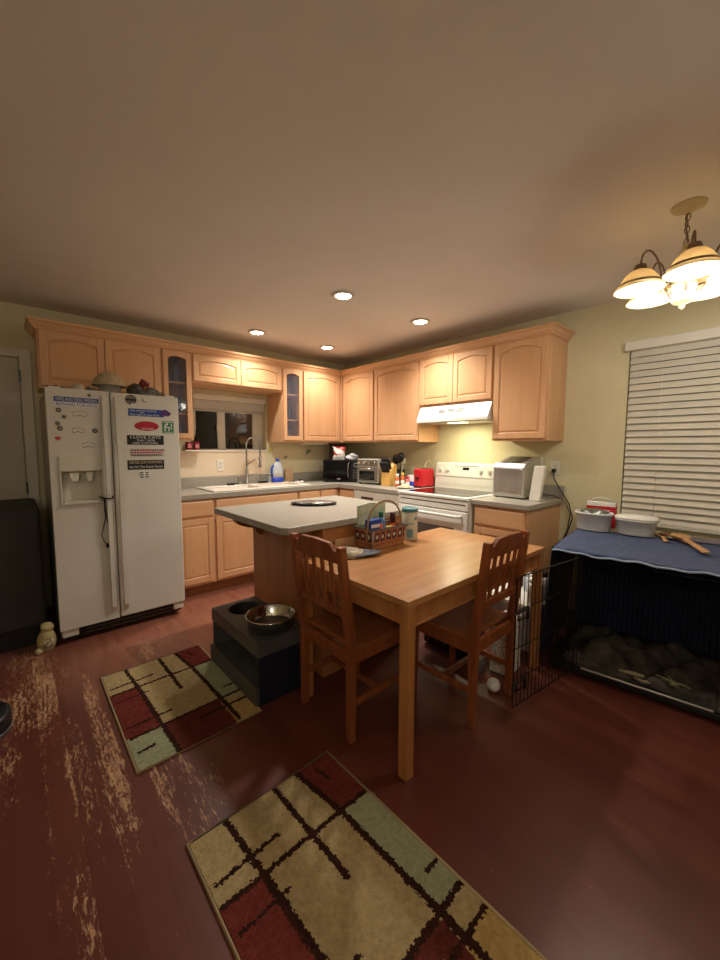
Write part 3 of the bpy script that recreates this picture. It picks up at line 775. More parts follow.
# spice bottles and boxes
AMB = mat('amber_spice_glass', (206, 110, 60), .2, rgb2=(170, 70, 40), scale=(40, 40, 40))
PINKSP = mat('pink_salt_glass', (214, 110, 110), .25, rgb2=(180, 80, 90), scale=(60, 60, 60))
for k, (x, y, h, r, m_, cm, lb) in enumerate(((-.36, -1.285, .13, .023, AMB, PAPER, 'spice bottle closest to the knife block, orange contents and white cap'),
                                 (-.33, -1.335, .145, .021, AMB, YELLOW, 'tall orange spice bottle with a yellow cap, second from the knife block'),
                                 (-.31, -1.385, .11, .021, PINKSP, RED, 'short pink spice bottle beside the blue and white box'))):
    t = thing('spice_bottle', lb, 'bottle', (x, y, CZ), 0)
    MB().lathe([(r*.95, 0), (r, .004), (r, h*.72), (r*.6, h*.82)], (x, y, CZ), 18).build('bottle', m_, t)
    MB().lathe([(r*.72, h*.80), (r*.72, h), (r*.6, h+.004)], (x, y, CZ), 18).build('cap', cm, t)
    MB().lathe([(r*1.02, h*.25), (r*1.02, h*.5)], (x, y, CZ), 18, caps=False).build('label', PAPER, t)
bx = thing('tea_box', 'small blue and white box next to the red toaster', 'box', (-.24, -1.42, CZ))
boxmb(None, -.29, -1.455, CZ, -.24, -1.365, CZ+.06).build('base', BLUE, bx); boxmb(None, -.288, -1.453, CZ+.0603, -.242, -1.367, CZ+.125).build('top', PAPER, bx)
# red toaster with cord
rt = thing('red_toaster', 'bright red two slot toaster on the counter left of the stove', 'toaster', (-.20, -1.5, CZ), math.radians(-90))
f = LF(rt)
boxmb(f, -.03, -.07, .01, .078, .10, .19).build('body', RED, rt, bevel=.012, seg=3) if False else boxmb(f, -.055, -.09, .01, .06, .11, .195).build('body', RED, rt, bevel=.015, seg=3)
for y in (-.02, .04): pass
boxmb(f, -.04, -.05, .1952, -.015, .08, .198).build('slot', BLACKP, rt); boxmb(f, .015, -.05, .1952, .04, .08, .198).build('slot', BLACKP, rt)
boxmb(f, -.02, -.115, .09, .02, -.0905, .11).build('lever', BLACKP, rt, bevel=.003)
boxmb(f, -.05, -.085, 0, .055, .105, .0098).build('base', BLACKP, rt)
MB().tube([(-.12, -1.47, CZ+.18), (-.10, -1.45, CZ+.24), (-.06, -1.47, CZ+.28), (-.03, -1.5, CZ+.2)], .003, 6).build('cord', WPLAST, rt)
pt = thing('spoon_rest_plate', 'cream plate with a folded cloth at the edge of the counter left of the stove', 'plate', (-.42, -1.45, CZ))
MB().lathe([(.045, 0), (.05, .003), (.085, .014), (.083, .018), (.048, .007), (.001, .006)], (-.42, -1.45, CZ), 28).build('plate', CREAMP, pt)
lump('cloth', mat('cream_dishcloth', (222, 206, 160), .9, var=.06), (-.42, -1.45, CZ+.008), .055, .04, .02, 8, None, None, .3, parent=pt)

# ice maker and leaning panel, right of the range
im = thing('ice_maker', 'silver countertop ice maker on the worktop end beside the stove', 'ice maker', (-.22, -2.505, CZ), math.radians(-92))
f = LF(im)
b = MB(f)
prof = [(-.13, .01), (-.13, .255), (-.10, .285), (.12, .34), (.16, .34), (.17, .01)]      # (y, z) profile
b.prism(prof, -.135, .135, 'yz'); b.build('body', STEEL, im, bevel=.006)
boxmb(f, -.118, -.1345, .03, .118, -.1305, .245).build('front_panel', mat('mirror_steel', (196, 190, 184), .2, metal=.85, var=.12, scale=(14, 1, 1)), im, bevel=.003)
b = MB(f); b.prism([(-.085, .290), (.09, .3338), (.09, .338), (-.085, .294)], -.085, .085, 'yz'); b.build('lid_window', mat('smoked_lid', (70, 68, 66), .12, var=.05), im)
b = MB(f)
for k in range(9): b.box(-.075+.018*k, -.137, .05, -.067+.018*k, -.1348, .056)
b.build('vent_holes', BLACKP, im)
b = MB(f)
for sx in (-.11, .11):
    for sy in (-.10, .13): b.box(sx-.012, sy-.012, 0, sx+.012, sy+.012, .0098)
b.build('feet', BLACKP, im)
wp = thing('leaning_panel', 'upright white plastic panel leaning beside the silver ice maker', 'panel', (-.25, -2.735, CZ), math.radians(-92))
f = LF(wp)
b = MB(f); b.prism([(-.12, 0), (-.07, 0), (.0, .235), (-.05, .235)], -.022, .04, 'yz') if False else b.prism([(-.045, 0), (.04, 0), (.075, .275), (-.01, .275)], -.12, -.085, 'xz')
b.build('panel', WPLAST, wp, bevel=.006)
boxmb(f, -.05, -.084, 0, .045, -.04, .012).build('foot', WPLAST, wp, bevel=.003)

# ------------------------------------------------------------------ fridge
FX0, FX1, FF = -3.19, -2.403, -.888
GAP = -2.846
fr = thing('refrigerator', 'tall white side-by-side refrigerator with ice dispenser, covered in magnets', 'refrigerator', (-2.8, -.47, 0))
MB().box(FX0+.008, -.80, .03, FX1-.008, -.05, 1.69).build('body', FRGREY, fr, bevel=.006)
FF_ = lambda p: Vector((p[0], FF - p[2], p[1]))      # (u, v, n) on the fridge front
def slab_with_hole(b, x0, z0, x1, z1, hx0, hz0, hx1, hz1, n0, n1):
    b.box(x0, z0, n0, x1, hz0, n1); b.box(x0, hz1, n0, x1, z1, n1); b.box(x0, hz0, n0, hx0, hz1, n1); b.box(hx1, hz0, n0, x1, hz1, n1)
DX0, DX1, DZ0, DZ1 = -3.145, -2.907, .945, 1.265
b = MB(FF_); slab_with_hole(b, FX0, .105, GAP-.004, 1.70, DX0+.01, DZ0+.012, DX1-.01, DZ1-.10, -.083, 0)
bmesh.ops.remove_doubles(b.bm, verts=b.bm.verts, dist=1e-5)
ld = b.build('door', FRIDGE, fr, label='narrow left refrigerator door with the dispenser')
MB(FF_).box(DX0+.01, DZ0+.012, -.081, DX1-.01, DZ1-.10, -.075).build('dispenser_back', CREAMP, ld)
b = MB(FF_)
b.box(DX0, DZ1-.10, .0005, DX1, DZ1, .012)
b.box(DX0, DZ0, .0005, DX0+.01, DZ1-.10, .01); b.box(DX1-.01, DZ0, .0005, DX1, DZ1-.10, .01)
b.box(DX0, DZ0, .0005, DX1, DZ0+.012, .02)
b.build('dispenser_frame', CREAMP, ld, bevel=.002)
for u, w in ((-3.064, .028), (-2.982, .022)):
    b = MB(FF_); b.prism([(u-w, 1.155), (u-w*.6, 1.095), (u+w*.6, 1.095), (u+w, 1.155)], -.05, -.012, 'xy'); b.build('dispenser_paddle', WPLAST, ld, bevel=.003)
MB(FF_).box(DX0+.02, DZ0+.013, -.074, DX1-.02, DZ0+.02, -.005).build('drip_tray', CREAMP, ld)
b = MB(FF_); b.box(GAP+.004, .105, -.083, FX1, 1.70, 0)
rd = b.build('door', FRIDGE, fr, bevel=.008, seg=3)
for u, par in ((GAP-.038, ld), (GAP+.038, rd)):
    s_ = -1 if u < GAP else 1
    b = MB(FF_)
    pts = [(.16, .004), (.20, .03), (.60, .034), (.955, .034), (1.0, .044), (1.20, .05), (1.34, .044), (1.37, .034), (1.60, .03), (1.675, .004)]
    for (z, n), (z2, n2) in zip(pts, pts[1:]):
        pass
    w = .014
    V = [[b.v((u-w, z, max(.0003, n-.022))), b.v((u+w, z, max(.0003, n-.022))), b.v((u+w, z, n)), b.v((u-w, z, n))] for z, n in pts]
    for P_, Q_ in zip(V, V[1:]):
        for j in range(4): k = (j+1) % 4; b.f([P_[j], P_[k], Q_[k], Q_[j]])
    b.f(V[0]); b.f(V[-1][::-1])
    b.build('handle', FRIDGE, par, bevel=.004)
b = MB(FF_); b.box(FX0+.02, .028, -.09, FX1-.02, .098, -.04)
gr = b.build('grille', BLACKP, fr)
b = MB(FF_); b.box(FX0+.15, .04, -.04, FX1-.03, .052, -.03); b.box(FX0+.15, .066, -.04, FX1-.03, .078, -.03); b.build('grille_slats', DKMET, fr)
MB(FF_).box(FX0+.01, .05, -.08, FX0+.10, .098, -.012).build('hinge_cover', CREAMP, fr, bevel=.006)
MB(FF_).box(FX1-.08, .05, -.08, FX1-.01, .098, -.012).build('hinge_cover', CREAMP, fr, bevel=.006)
b = MB()
for x in (FX0+.05, FX1-.05):
    for y in (-.75, -.12): b.lathe([(.018, 0), (.018, .03)], (x, y, 0), 12)
b.build('feet', BLACKP, fr)
for x in (FX0+.05, FX1-.05): MB().box(x-.03, -.86, 1.70, x+.03, -.74, 1.712).build('hinge_cap', WPLAST, fr, bevel=.004)

# magnets and stickers on the doors
def magnet(u, v, w, h, m, label, cat='magnet', name='fridge_magnet', group=None, th=.0025):
    t = thing(name, label, cat, tuple(FF_((u, v-h/2, 0))), 0, group)
    MB(FF_).box(u-w/2, v-h/2, .0004, u+w/2, v+h/2, th).build('plate', m, t)
    return t
T = .0026
t = magnet(-3.032, 1.6295, .236, .031, BLUEP, 'blue and white banner magnet at the top of the narrow fridge door')
MB(FF_).box(-3.15, 1.582, .0004, -2.914, 1.6135, .0025).build('lower_band', PAPER, t)
text('WIFE AND DOG MISSING', .03, FF_, -3.032, 1.6285, T, PAPER, t, .222)
text('REWARD FOR DOG', .03, FF_, -3.032, 1.597, T, BLUEP, t, .215)
t = magnet(-2.624, 1.571, .232, .052, BLUEP, 'blue banner magnet with a purple fish at its end on the wide fridge door')
text("Dogs aren't our whole life", .02, FF_, -2.645, 1.585, T, PAPER, t, .17); text('BUT', .015, FF_, -2.65, 1.571, T, PAPER, t)
text('They make our lives whole', .02, FF_, -2.635, 1.556, T, PAPER, t, .19)
b = MB(FF_); b.prism([(-2.53, 1.578), (-2.515, 1.598), (-2.495, 1.602), (-2.475, 1.59), (-2.455, 1.572), (-2.475, 1.556), (-2.50, 1.556), (-2.515, 1.562), (-2.53, 1.552)], T, T+.002, 'xy'); b.build('fish', PURPLE, t)
t = thing('fridge_magnet', 'red oval magnet on the wide fridge door', 'magnet', tuple(FF_((-2.625, 1.44, 0))))
MB(lambda p: FF_((-2.625+p[0], 1.476+p[1], p[2]))).lathe([(.08, .0004), (.08, .0025)], (0, 0, 0), 36, sy=.43).build('plate', mat('dark_red_print', (178, 26, 42), .5, var=.05), t)
text('BEWARE', .02, FF_, -2.62, 1.455, T, PAPER, t, .08)
t = magnet(-2.482, 1.473, .079, .09, GREEN, 'green square magnet with a white figure on the wide fridge door')
b = MB(FF_); b.box(-2.508, 1.445, T, -2.498, 1.49, T+.001); b.box(-2.498, 1.468, T, -2.47, 1.476, T+.001); b.box(-2.48, 1.445, T, -2.472, 1.468, T+.001); b.prism([(-2.50, 1.485), (-2.485, 1.485), (-2.48, 1.5), (-2.495, 1.505)], T, T+.001, 'xy'); b.box(-2.462, 1.455, T, -2.455, 1.5, T+.001)
b.build('figure', PAPER, t)
MB(FF_).box(-2.515, 1.508, T, -2.45, 1.513, T+.001).build('caption', PAPER, t); MB(FF_).box(-2.515, 1.434, T, -2.45, 1.438, T+.001).build('caption', PAPER, t)
t = magnet(-2.635, 1.375, .239, .068, INK, 'black cat joke magnet under the red oval one')
text('I LOVE CATS', .028, FF_, -2.635, 1.394, T, PAPER, t, .195); text('THEY TASTE', .02, FF_, -2.635, 1.371, T, PAPER, t, .12); text('LIKE CHICKEN', .02, FF_, -2.64, 1.353, T, PAPER, t, .16)
t = magnet(-2.627, 1.284, .231, .055, mat('pinkish_print', (206, 186, 180), .5, var=.05), 'pale magnet with red and black lines of print between the two black ones')
b = MB(FF_); r_ = random.Random(4)
for row, z in enumerate((1.302, 1.284, 1.266)):
    u = -2.735
    while u < -2.53:
        w = r_.uniform(.006, .016)
        b.mi = 0 if (row == 0 and -2.68 < u < -2.6) or row == 1 else 1
        b.box(u, z-.005, T, u+w, z+.005, T+.001); u += w+.004
b.build('print', [mat('red_ink', (170, 40, 50), .5, var=.04), INK], t)
t = magnet(-2.639, 1.196, .24, .068, INK, 'lowest black magnet, a scenic route joke, on the wide fridge door')
text('DRUGS LEAD NOWHERE', .027, FF_, -2.639, 1.213, T, mat('tan_print', (206, 186, 140), .5, var=.05), t, .215); text("But It's The Scenic Route", .024, FF_, -2.639, 1.181, T, PAPER, t, .215)
t = magnet(-2.652, 1.123, .072, .055, PAPER, 'small white and black plaque below the black magnets')
b = MB(FF_)
for j in range(3):
    for i in range(2): b.box(-2.684+i*.036, 1.103+j*.016, T, -2.660+i*.034, 1.111+j*.016, T+.001)
b.build('print', INK, t)
t = thing('fridge_magnet', 'round grey badge magnet at the top of the wide fridge door', 'magnet', tuple(FF_((-2.724, 1.62, 0))))
MB(lambda p: FF_((-2.72+p[0], 1.658+p[1], p[2]))).lathe([(.036, .0004), (.036, .004)], (0, 0, 0), 28).build('disc', mat('grey_badge', (128, 120, 108), .5, rgb2=(90, 84, 76), scale=(60, 60, 60)), t)
MB(FF_).box(-2.755, 1.65, .0042, -2.685, 1.664, .005).build('ribbon', INK, t)
MB(FF_).box(-2.72, 1.622, .0042, -2.684, 1.632, .005).build('caption', PAPER, t)
t = magnet(-2.636, 1.66, .028, .028, PAPER, 'tiny white and black tag magnet right of the round grey badge')
MB(FF_).box(-2.648, 1.648, T, -2.642, 1.672, T+.001).build('mark', INK, t); MB(FF_).box(-2.64, 1.648, T, -2.624, 1.653, T+.001).build('mark', INK, t)
darkm = mat('dark_round_magnet', (58, 56, 48), .5, rgb2=(104, 98, 84), scale=(90, 90, 90))
lightm = mat('grey_round_magnet', (128, 122, 108), .5, rgb2=(160, 154, 140), scale=(90, 90, 90))
for (u, v, r, m_, lb) in ((-2.962, 1.666, .010, darkm, 'smallest dark dot magnet above the missing dog banner'),
                       (-3.129, 1.559, .0145, darkm, 'dark round magnet just under the left end of the banner'),
                       (-3.103, 1.518, .013, lightm, 'pale round magnet, the faintest of the small round ones'),
                       (-3.138, 1.474, .014, lightm, 'grey round magnet touching the dark one below it'),
                       (-3.127, 1.443, .015, darkm, 'dark round magnet just above the red heart sticker'),
                       (-2.941, 1.433, .0155, darkm, 'dark round magnet next to the handle of the narrow fridge door')):
    t = thing('round_magnet', lb, 'magnet', tuple(FF_((u, v-r, 0))))
    MB(lambda p, u=u, v=v: FF_((u+p[0], v+p[1], p[2]))).lathe([(r, .0004), (r, .004), (r*.7, .006)], (0, 0, 0), 20).build('disc', m_, t)
    MB(lambda p, u=u, v=v: FF_((u+p[0], v+p[1], p[2]))).lathe([(r*.5, .0061), (r*.5, .0068)], (0, 0, 0), 14).build('emblem', lightm if m_ is darkm else darkm, t)
b = MB(FF_); hp_ = []
for i in range(24):
    a = 2*PI*i/24; hp_.append((-3.141+.0011*16*math.sin(a)**3*.9, 1.379+.0011*(13*math.cos(a)-5*math.cos(2*a)-2*math.cos(3*a)-math.cos(4*a))*.9))
b.prism(hp_, .0004, .002, 'xy')
tag(b.build('heart_sticker', mat('faded_red_print', (190, 60, 60), .5, var=.1)), 'faded red heart sticker on the narrow fridge door above the dispenser', 'sticker')
for (u, v, w, lb) in ((-3.019, 1.539, .10, 'upper faint line drawing sticker, closest to the banner'), (-3.031, 1.431, .085, 'middle faint line drawing sticker on the narrow fridge door'), (-2.98, 1.335, .085, 'lowest faint line drawing sticker, just above the dispenser')):
    t = thing('line_sticker', lb, 'sticker', tuple(FF_((u, v-.025, 0))))
    pm = mat('tan_ink', (140, 116, 104), .6, var=.1)
    MB(FF_).box(u-w/2, v-.028, .0003, u+w/2, v+.028, .0008).build('film', FRIDGE, t)
    MB(FF_).tube([(u-w*.45, v+.008, .0012), (u, v+.022, .0012), (u+w*.45, v+.008, .0012)], .0012, 4).build('outline', pm, t)
    MB(FF_).tube([(u-w*.4, v-.004, .0012), (u-w*.3, v-.016, .0012), (u-.005, v-.006, .0012), (u+w*.2, v-.014, .0012), (u+w*.42, v-.006, .0012)], .0016, 4).build('scribble', mat('dark_tan_ink', (90, 78, 68), .6, var=.1), t)
# cord looped on the handle
cd = thing('looped_cord', 'black cord with a loop hanging from the handle of the narrow fridge door', 'cord', (GAP-.05, FF-.06, .63))
u = GAP-.062
MB(FF_).tube([(u-.03, .985, .012), (u+.0, .975, .04), (u+.02, .972, .056), (u+.045, .975, .045), (u+.045, .985, .02)], .005, 8).build('knot', BLACKP, cd)
MB(FF_).tube([(u-.008, .972, .035), (u-.006, .90, .03), (u-.002, .84, .026), (u-.018, .77, .02), (u-.03, .72, .018), (u-.015, .67, .018), (u+.004, .652, .018)], .003, 8).build('cord', BLACKP, cd)
MB(FF_).tube([(u-.002, .97, .035), (u, .90, .032), (u+.002, .84, .03), (u+.018, .77, .026), (u+.026, .72, .024), (u+.016, .67, .022), (u+.004, .652, .02)], .003, 8).build('cord', BLACKP, cd)
MB(FF_).box(u-.006, .63, .008, u+.012, .655, .028).build('toggle', BLACKP, cd, bevel=.003)

# things on the fridge
FZ = 1.7005
tb = thing('cake_dome', 'beige domed cover on a glass stand on top of the fridge', 'cake stand', (-2.80, -.62, 1.69))
MB().lathe([(.075, 0), (.08, .006), (.074, .01), (.07, .07), (.08, .08)], (-2.80, -.62, 1.6905), 32).build('stand', mat('clear_plastic', (210, 205, 190), .1, trans=.6, var=.03), tb)
MB().lathe([(.112, .081), (.114, .087), (.11, .091), (.094, .13), (.064, .165), (.03, .182), (.002, .185)], (-2.80, -.62, 1.69), 36).build('dome', STRAW, tb)
lump('cloth_bundle', WHITECL, (-3.01, -.74, 1.6905), .045, .04, .035, 21, 'crumpled white cloth on the fridge left of the beige dome', 'cloth', .4)
lump('glove', mat('dark_glove_leather', (44, 36, 30), .7, var=.1), (-3.12, -.70, 1.6905), .06, .05, .024, 22, 'dark flattened glove at the left front corner of the fridge top', 'glove', .4)
lump('glass_jar_bag', mat('grey_green_bag', (130, 128, 112), .4, rgb2=(90, 88, 76), scale=(18, 18, 18)), (-2.93, -.7, 1.6905), .035, .035, .03, 23, 'small greyish bag between the white cloth and the beige dome on the fridge', 'bag', .4)
lump('black_pouch', mat('black_pouch_cloth', (40, 34, 32), .6, rgb2=(90, 80, 66), scale=(20, 20, 20)), (-2.645, -.68, 1.6905), .05, .05, .06, 24, 'black and tan pouch on the fridge just right of the beige dome', 'pouch', .4)
sh = thing('snack_pouch', 'crumpled grey snack pouch with a dark red top leaning on the fridge', 'bag', (-2.55, -.66, 1.6905))
lump('pouch', mat('silver_film', (150, 142, 130), .3, rgb2=(90, 82, 76), scale=(20, 20, 20)), (-2.545, -.66, 1.691), .085, .05, .05, 25, None, None, .45, parent=sh, rz=-.2)
MB().tube([(-2.60, -.66, 1.78), (-2.585, -.665, 1.82), (-2.545, -.67, 1.80)], [.026, .03, .02], 10).build('rolled_top', mat('dark_red_film', (110, 34, 30), .35, var=.15), sh)
lump('tan_bag', mat('tan_wrapped', (170, 140, 104), .6, rgb2=(130, 104, 74), scale=(18, 18, 18)), (-2.455, -.68, 1.6905), .035, .05, .035, 26, 'tan wrapped packet at the right front corner of the fridge top', 'packet', .35)

# ------------------------------------------------------------------ left of the fridge
cbx = thing('dark_storage_cabinet', 'dark charcoal cabinet standing in front of the door left of the fridge', 'cabinet', (-3.62, -.5, 0))
DG = mat('dark_charcoal_panel', (46, 44, 36), .6, rgb2=(38, 36, 30), scale=(5, 5, 5))
MB().box(-4.0, -.76, .13, -3.25, -.08, .925).build('body', DG, cbx, bevel=.02, seg=3)
MB().box(-3.96, -.72, .0, -3.29, -.12, .1298).build('plinth', BLACKP, cbx)
pl = thing('plush_toy', 'small cream plush toy with patterned belly beside the fridge foot', 'plush toy', (-3.265, -.86, 0))
PL = mat('cream_plush', (190, 176, 126), .95, rgb2=(160, 144, 98), scale=(30, 30, 30), bump=.6)
lump('torso', PL, (-3.262, -.86, 0), .05, .045, .085, 31, None, None, .12, parent=pl, flatb=True)
lump('head', PL, (-3.255, -.86, .12), .036, .036, .032, 32, None, None, .1, parent=pl, flatb=False)
lump('belly', mat('patterned_plush', (206, 196, 160), .9, rgb2=(110, 90, 66), scale=(60, 60, 60)), (-3.255, -.893, .02), .034, .02, .036, 33, None, None, .12, parent=pl, flatb=False)
lump('foot', PL, (-3.305, -.89, 0), .022, .03, .02, 34, None, None, .1, parent=pl)
RVX, RVY = -3.60, -1.60
rbv = thing('robot_vacuum', 'black rounded appliance at the edge of the view by the worn boards', 'appliance', (RVX, RVY, 0))
MB().lathe([(.15, 0), (.165, .015), (.165, .07), (.15, .082), (.05, .086)], (RVX, RVY, 0), 40).build('body', BLACKP, rbv)
MB().lathe([(.168, .004), (.17, .01), (.168, .018)], (RVX, RVY, 0), 40, caps=False).build('bumper', GREYCL, rbv)
MB().lathe([(.045, .0862), (.045, .1), (.03, .102)], (RVX, RVY, 0), 24).build('turret', BLACKP, rbv)

# ------------------------------------------------------------------ island
isl = thing('kitchen_island', 'kitchen island with grey laminate top overhanging a brown wood base', 'island', (-1.8, -1.88, 0))
b = MB()
b.box(-2.10, -2.315, .0, -1.36, -1.47, .873); b.build('base', ISLWOOD, isl, bevel=.003)
b = MB(); b.prism([(-2.335, -2.335), (-1.305, -2.335), (-1.305, -1.43), (-2.365, -1.43), (-2.365, -2.30)], .874, .914); b.build('top', COUNTER, isl, bevel=.006)
MB().box(-2.02, -2.328, .10, -1.40, -2.3155, .80).build('end_panel', MAPLE, isl, bevel=.003)
for y in (-1.60, -2.2):
    b = MB()
    P_ = [(-2.1005, .873), (-2.31, .873), (-2.30, .855)] + [(-2.1005-.06-.14*math.cos(a)**1.2, .855-.075*math.sin(a)) for a in [PI/2*i/8 for i in range(1, 9)]] + [(-2.155, .755), (-2.14, .735), (-2.12, .725), (-2.1005, .725)]
    b.prism(P_, y-.025, y+.025, 'xz'); b.build('corbel', ISLWOOD, isl, bevel=.004)
bp_ = thing('serving_tray', 'black tray with silver lid lying on the island top', 'tray', (-1.76, -1.75, .914), math.radians(-38))
f = LF(bp_)
MB(f).lathe([(.13, 0), (.16, .004), (.168, .014), (.164, .016), (.15, .009), (.001, .007)], (0, 0, .0005), 36, sy=.62).build('tray', BLACKP, bp_)
MB(f).lathe([(.15, .0165), (.135, .021), (.06, .025), (.001, .026)], (0, 0, .0005), 36, sy=.6).build('lid', mat('mottled_silver', (176, 170, 160), .25, metal=.6, rgb2=(70, 66, 64), scale=(22, 22, 22)), bp_)

# ------------------------------------------------------------------ feeding station and bowls
fd = thing('pet_feeder', 'charcoal raised pet feeding stand with an open shelf beside the island', 'pet feeder', (-2.355, -2.0, 0))
X0, X1, Y0, Y1, HZ = -2.50, -2.21, -2.30, -1.70, .335
b = MB()
# top board with a round hole at the back and one under the steel bowl
def plate_hole(b, x0, y0, x1, y1, z0, z1, cx, cy, r, n=36):
    out = []; inn = []
    angs = sorted([2*PI*i/n for i in range(n)] + [math.atan2(yy_-cy, xx_-cx) % (2*PI) for xx_ in (x0, x1) for yy_ in (y0, y1)]); n = len(angs)
    for a in angs:
        c, s_ = math.cos(a), math.sin(a)
        t = min((x1-cx)/c if c > 1e-6 else 9, (x0-cx)/c if c < -1e-6 else 9, (y1-cy)/s_ if s_ > 1e-6 else 9, (y0-cy)/s_ if s_ < -1e-6 else 9)
        out.append((cx+c*t, cy+s_*t)); inn.append((cx+c*r, cy+s_*r))
    for z, fl in ((z0, 0), (z1, 1)):
        O = [b.v((p[0], p[1], z)) for p in out]; I_ = [b.v((p[0], p[1], z)) for p in inn]
        for i in range(n): j = (i+1) % n; b.f([O[i], O[j], I_[j], I_[i]])
        if z == z0: O0, I0 = O, I_
    for i in range(n):
        j = (i+1) % n; b.f([O0[i], O0[j], O[j], O[i]]); b.f([I0[i], I0[j], I_[j], I_[i]])
plate_hole(b, X0, -1.99, X1, Y1, HZ-.075, HZ, -2.345, -1.835, .10)
plate_hole(b, X0, Y0, X1, -1.99, HZ-.075, HZ, -2.345, -2.16, .105)
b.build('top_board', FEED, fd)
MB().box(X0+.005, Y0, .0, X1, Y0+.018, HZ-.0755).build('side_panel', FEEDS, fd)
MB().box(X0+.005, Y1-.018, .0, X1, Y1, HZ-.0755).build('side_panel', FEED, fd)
MB().box(X1-.015, Y0+.0185, 0, X1, Y1-.0185, HZ-.0755).build('back_panel', FEED, fd)
MB().box(X0+.01, Y0+.0185, .085, X1-.0155, Y1-.0185, .10).build('shelf', FEED, fd)
MB().box(X0-.012, Y0-.0, .0, X0+.0045, Y1+.005, .105).build('front_board', FEED, fd)
bw = thing('steel_bowl', 'large stainless steel pet bowl set on the feeding stand', 'bowl', (-2.345, -2.16, .335))
MB().lathe([(.085, -.045), (.098, -.03), (.104, .0), (.126, .004), (.130, .062), (.138, .068), (.135, .073), (.126, .067), (.120, .008), (.09, -.035), (.001, -.040)], (-2.345, -2.16, .336), 44).build('bowl', CHROME, bw)
MB().lathe([(.112, .0), (.001, .001)], (-2.345, -2.16, .345), 32).build('water', mat('brown_food', (120, 96, 70), .3, rgb2=(90, 66, 46), scale=(40, 40, 40)), bw)
tag(MB().lathe([(.094, -.085), (.098, -.07), (.0985, -.002), (.094, -.004), (.085, -.08), (.001, -.08)], (-2.345, -1.835, .335), 36).build('sunken_bowl', BLACKP), 'black bowl sunk in the rear hole of the feeding stand', 'bowl')

# ------------------------------------------------------------------ dining table
TX0, TX1, TY0, TY1, TH = -2.280, -1.05, -3.100, -2.348, .742
tb = thing('dining_table', 'light brown wooden dining table pushed against the island', 'table', ((TX0+TX1)/2, (TY0+TY1)/2, 0))
MB().box(TX0, TY0, TH-.028, TX1, TY1, TH).build('tabletop', PINE, tb, bevel=.003)
lw = .045
for x in (TX0+.004, TX1-.004-lw):
    for y in (TY0+.004, TY1-.012-lw): MB().box(x, y, 0, x+lw, y+lw, TH-.0285).build('leg', PINEV, tb, bevel=.003)
a0, a1 = TX0+.004+lw+.0005, TX1-.004-lw-.0005; c0, c1 = TY0+.004+lw+.0005, TY1-.012-lw-.0005
for y in (TY0+.022, TY1-.022-.02): MB().box(a0, y, TH-.115, a1, y+.02, TH-.0285).build('apron', PINEV, tb, bevel=.002)
for x in (TX0+.022, TX1-.022-.02): MB().box(x, c0, TH-.115, x+.02, c1, TH-.0285).build('apron', PINEV, tb, bevel=.002)
MB().box(a0, TY0+.014, TH-.12, a1, TY0+.0215, TH-.112).build('apron_bead', PINE, tb)

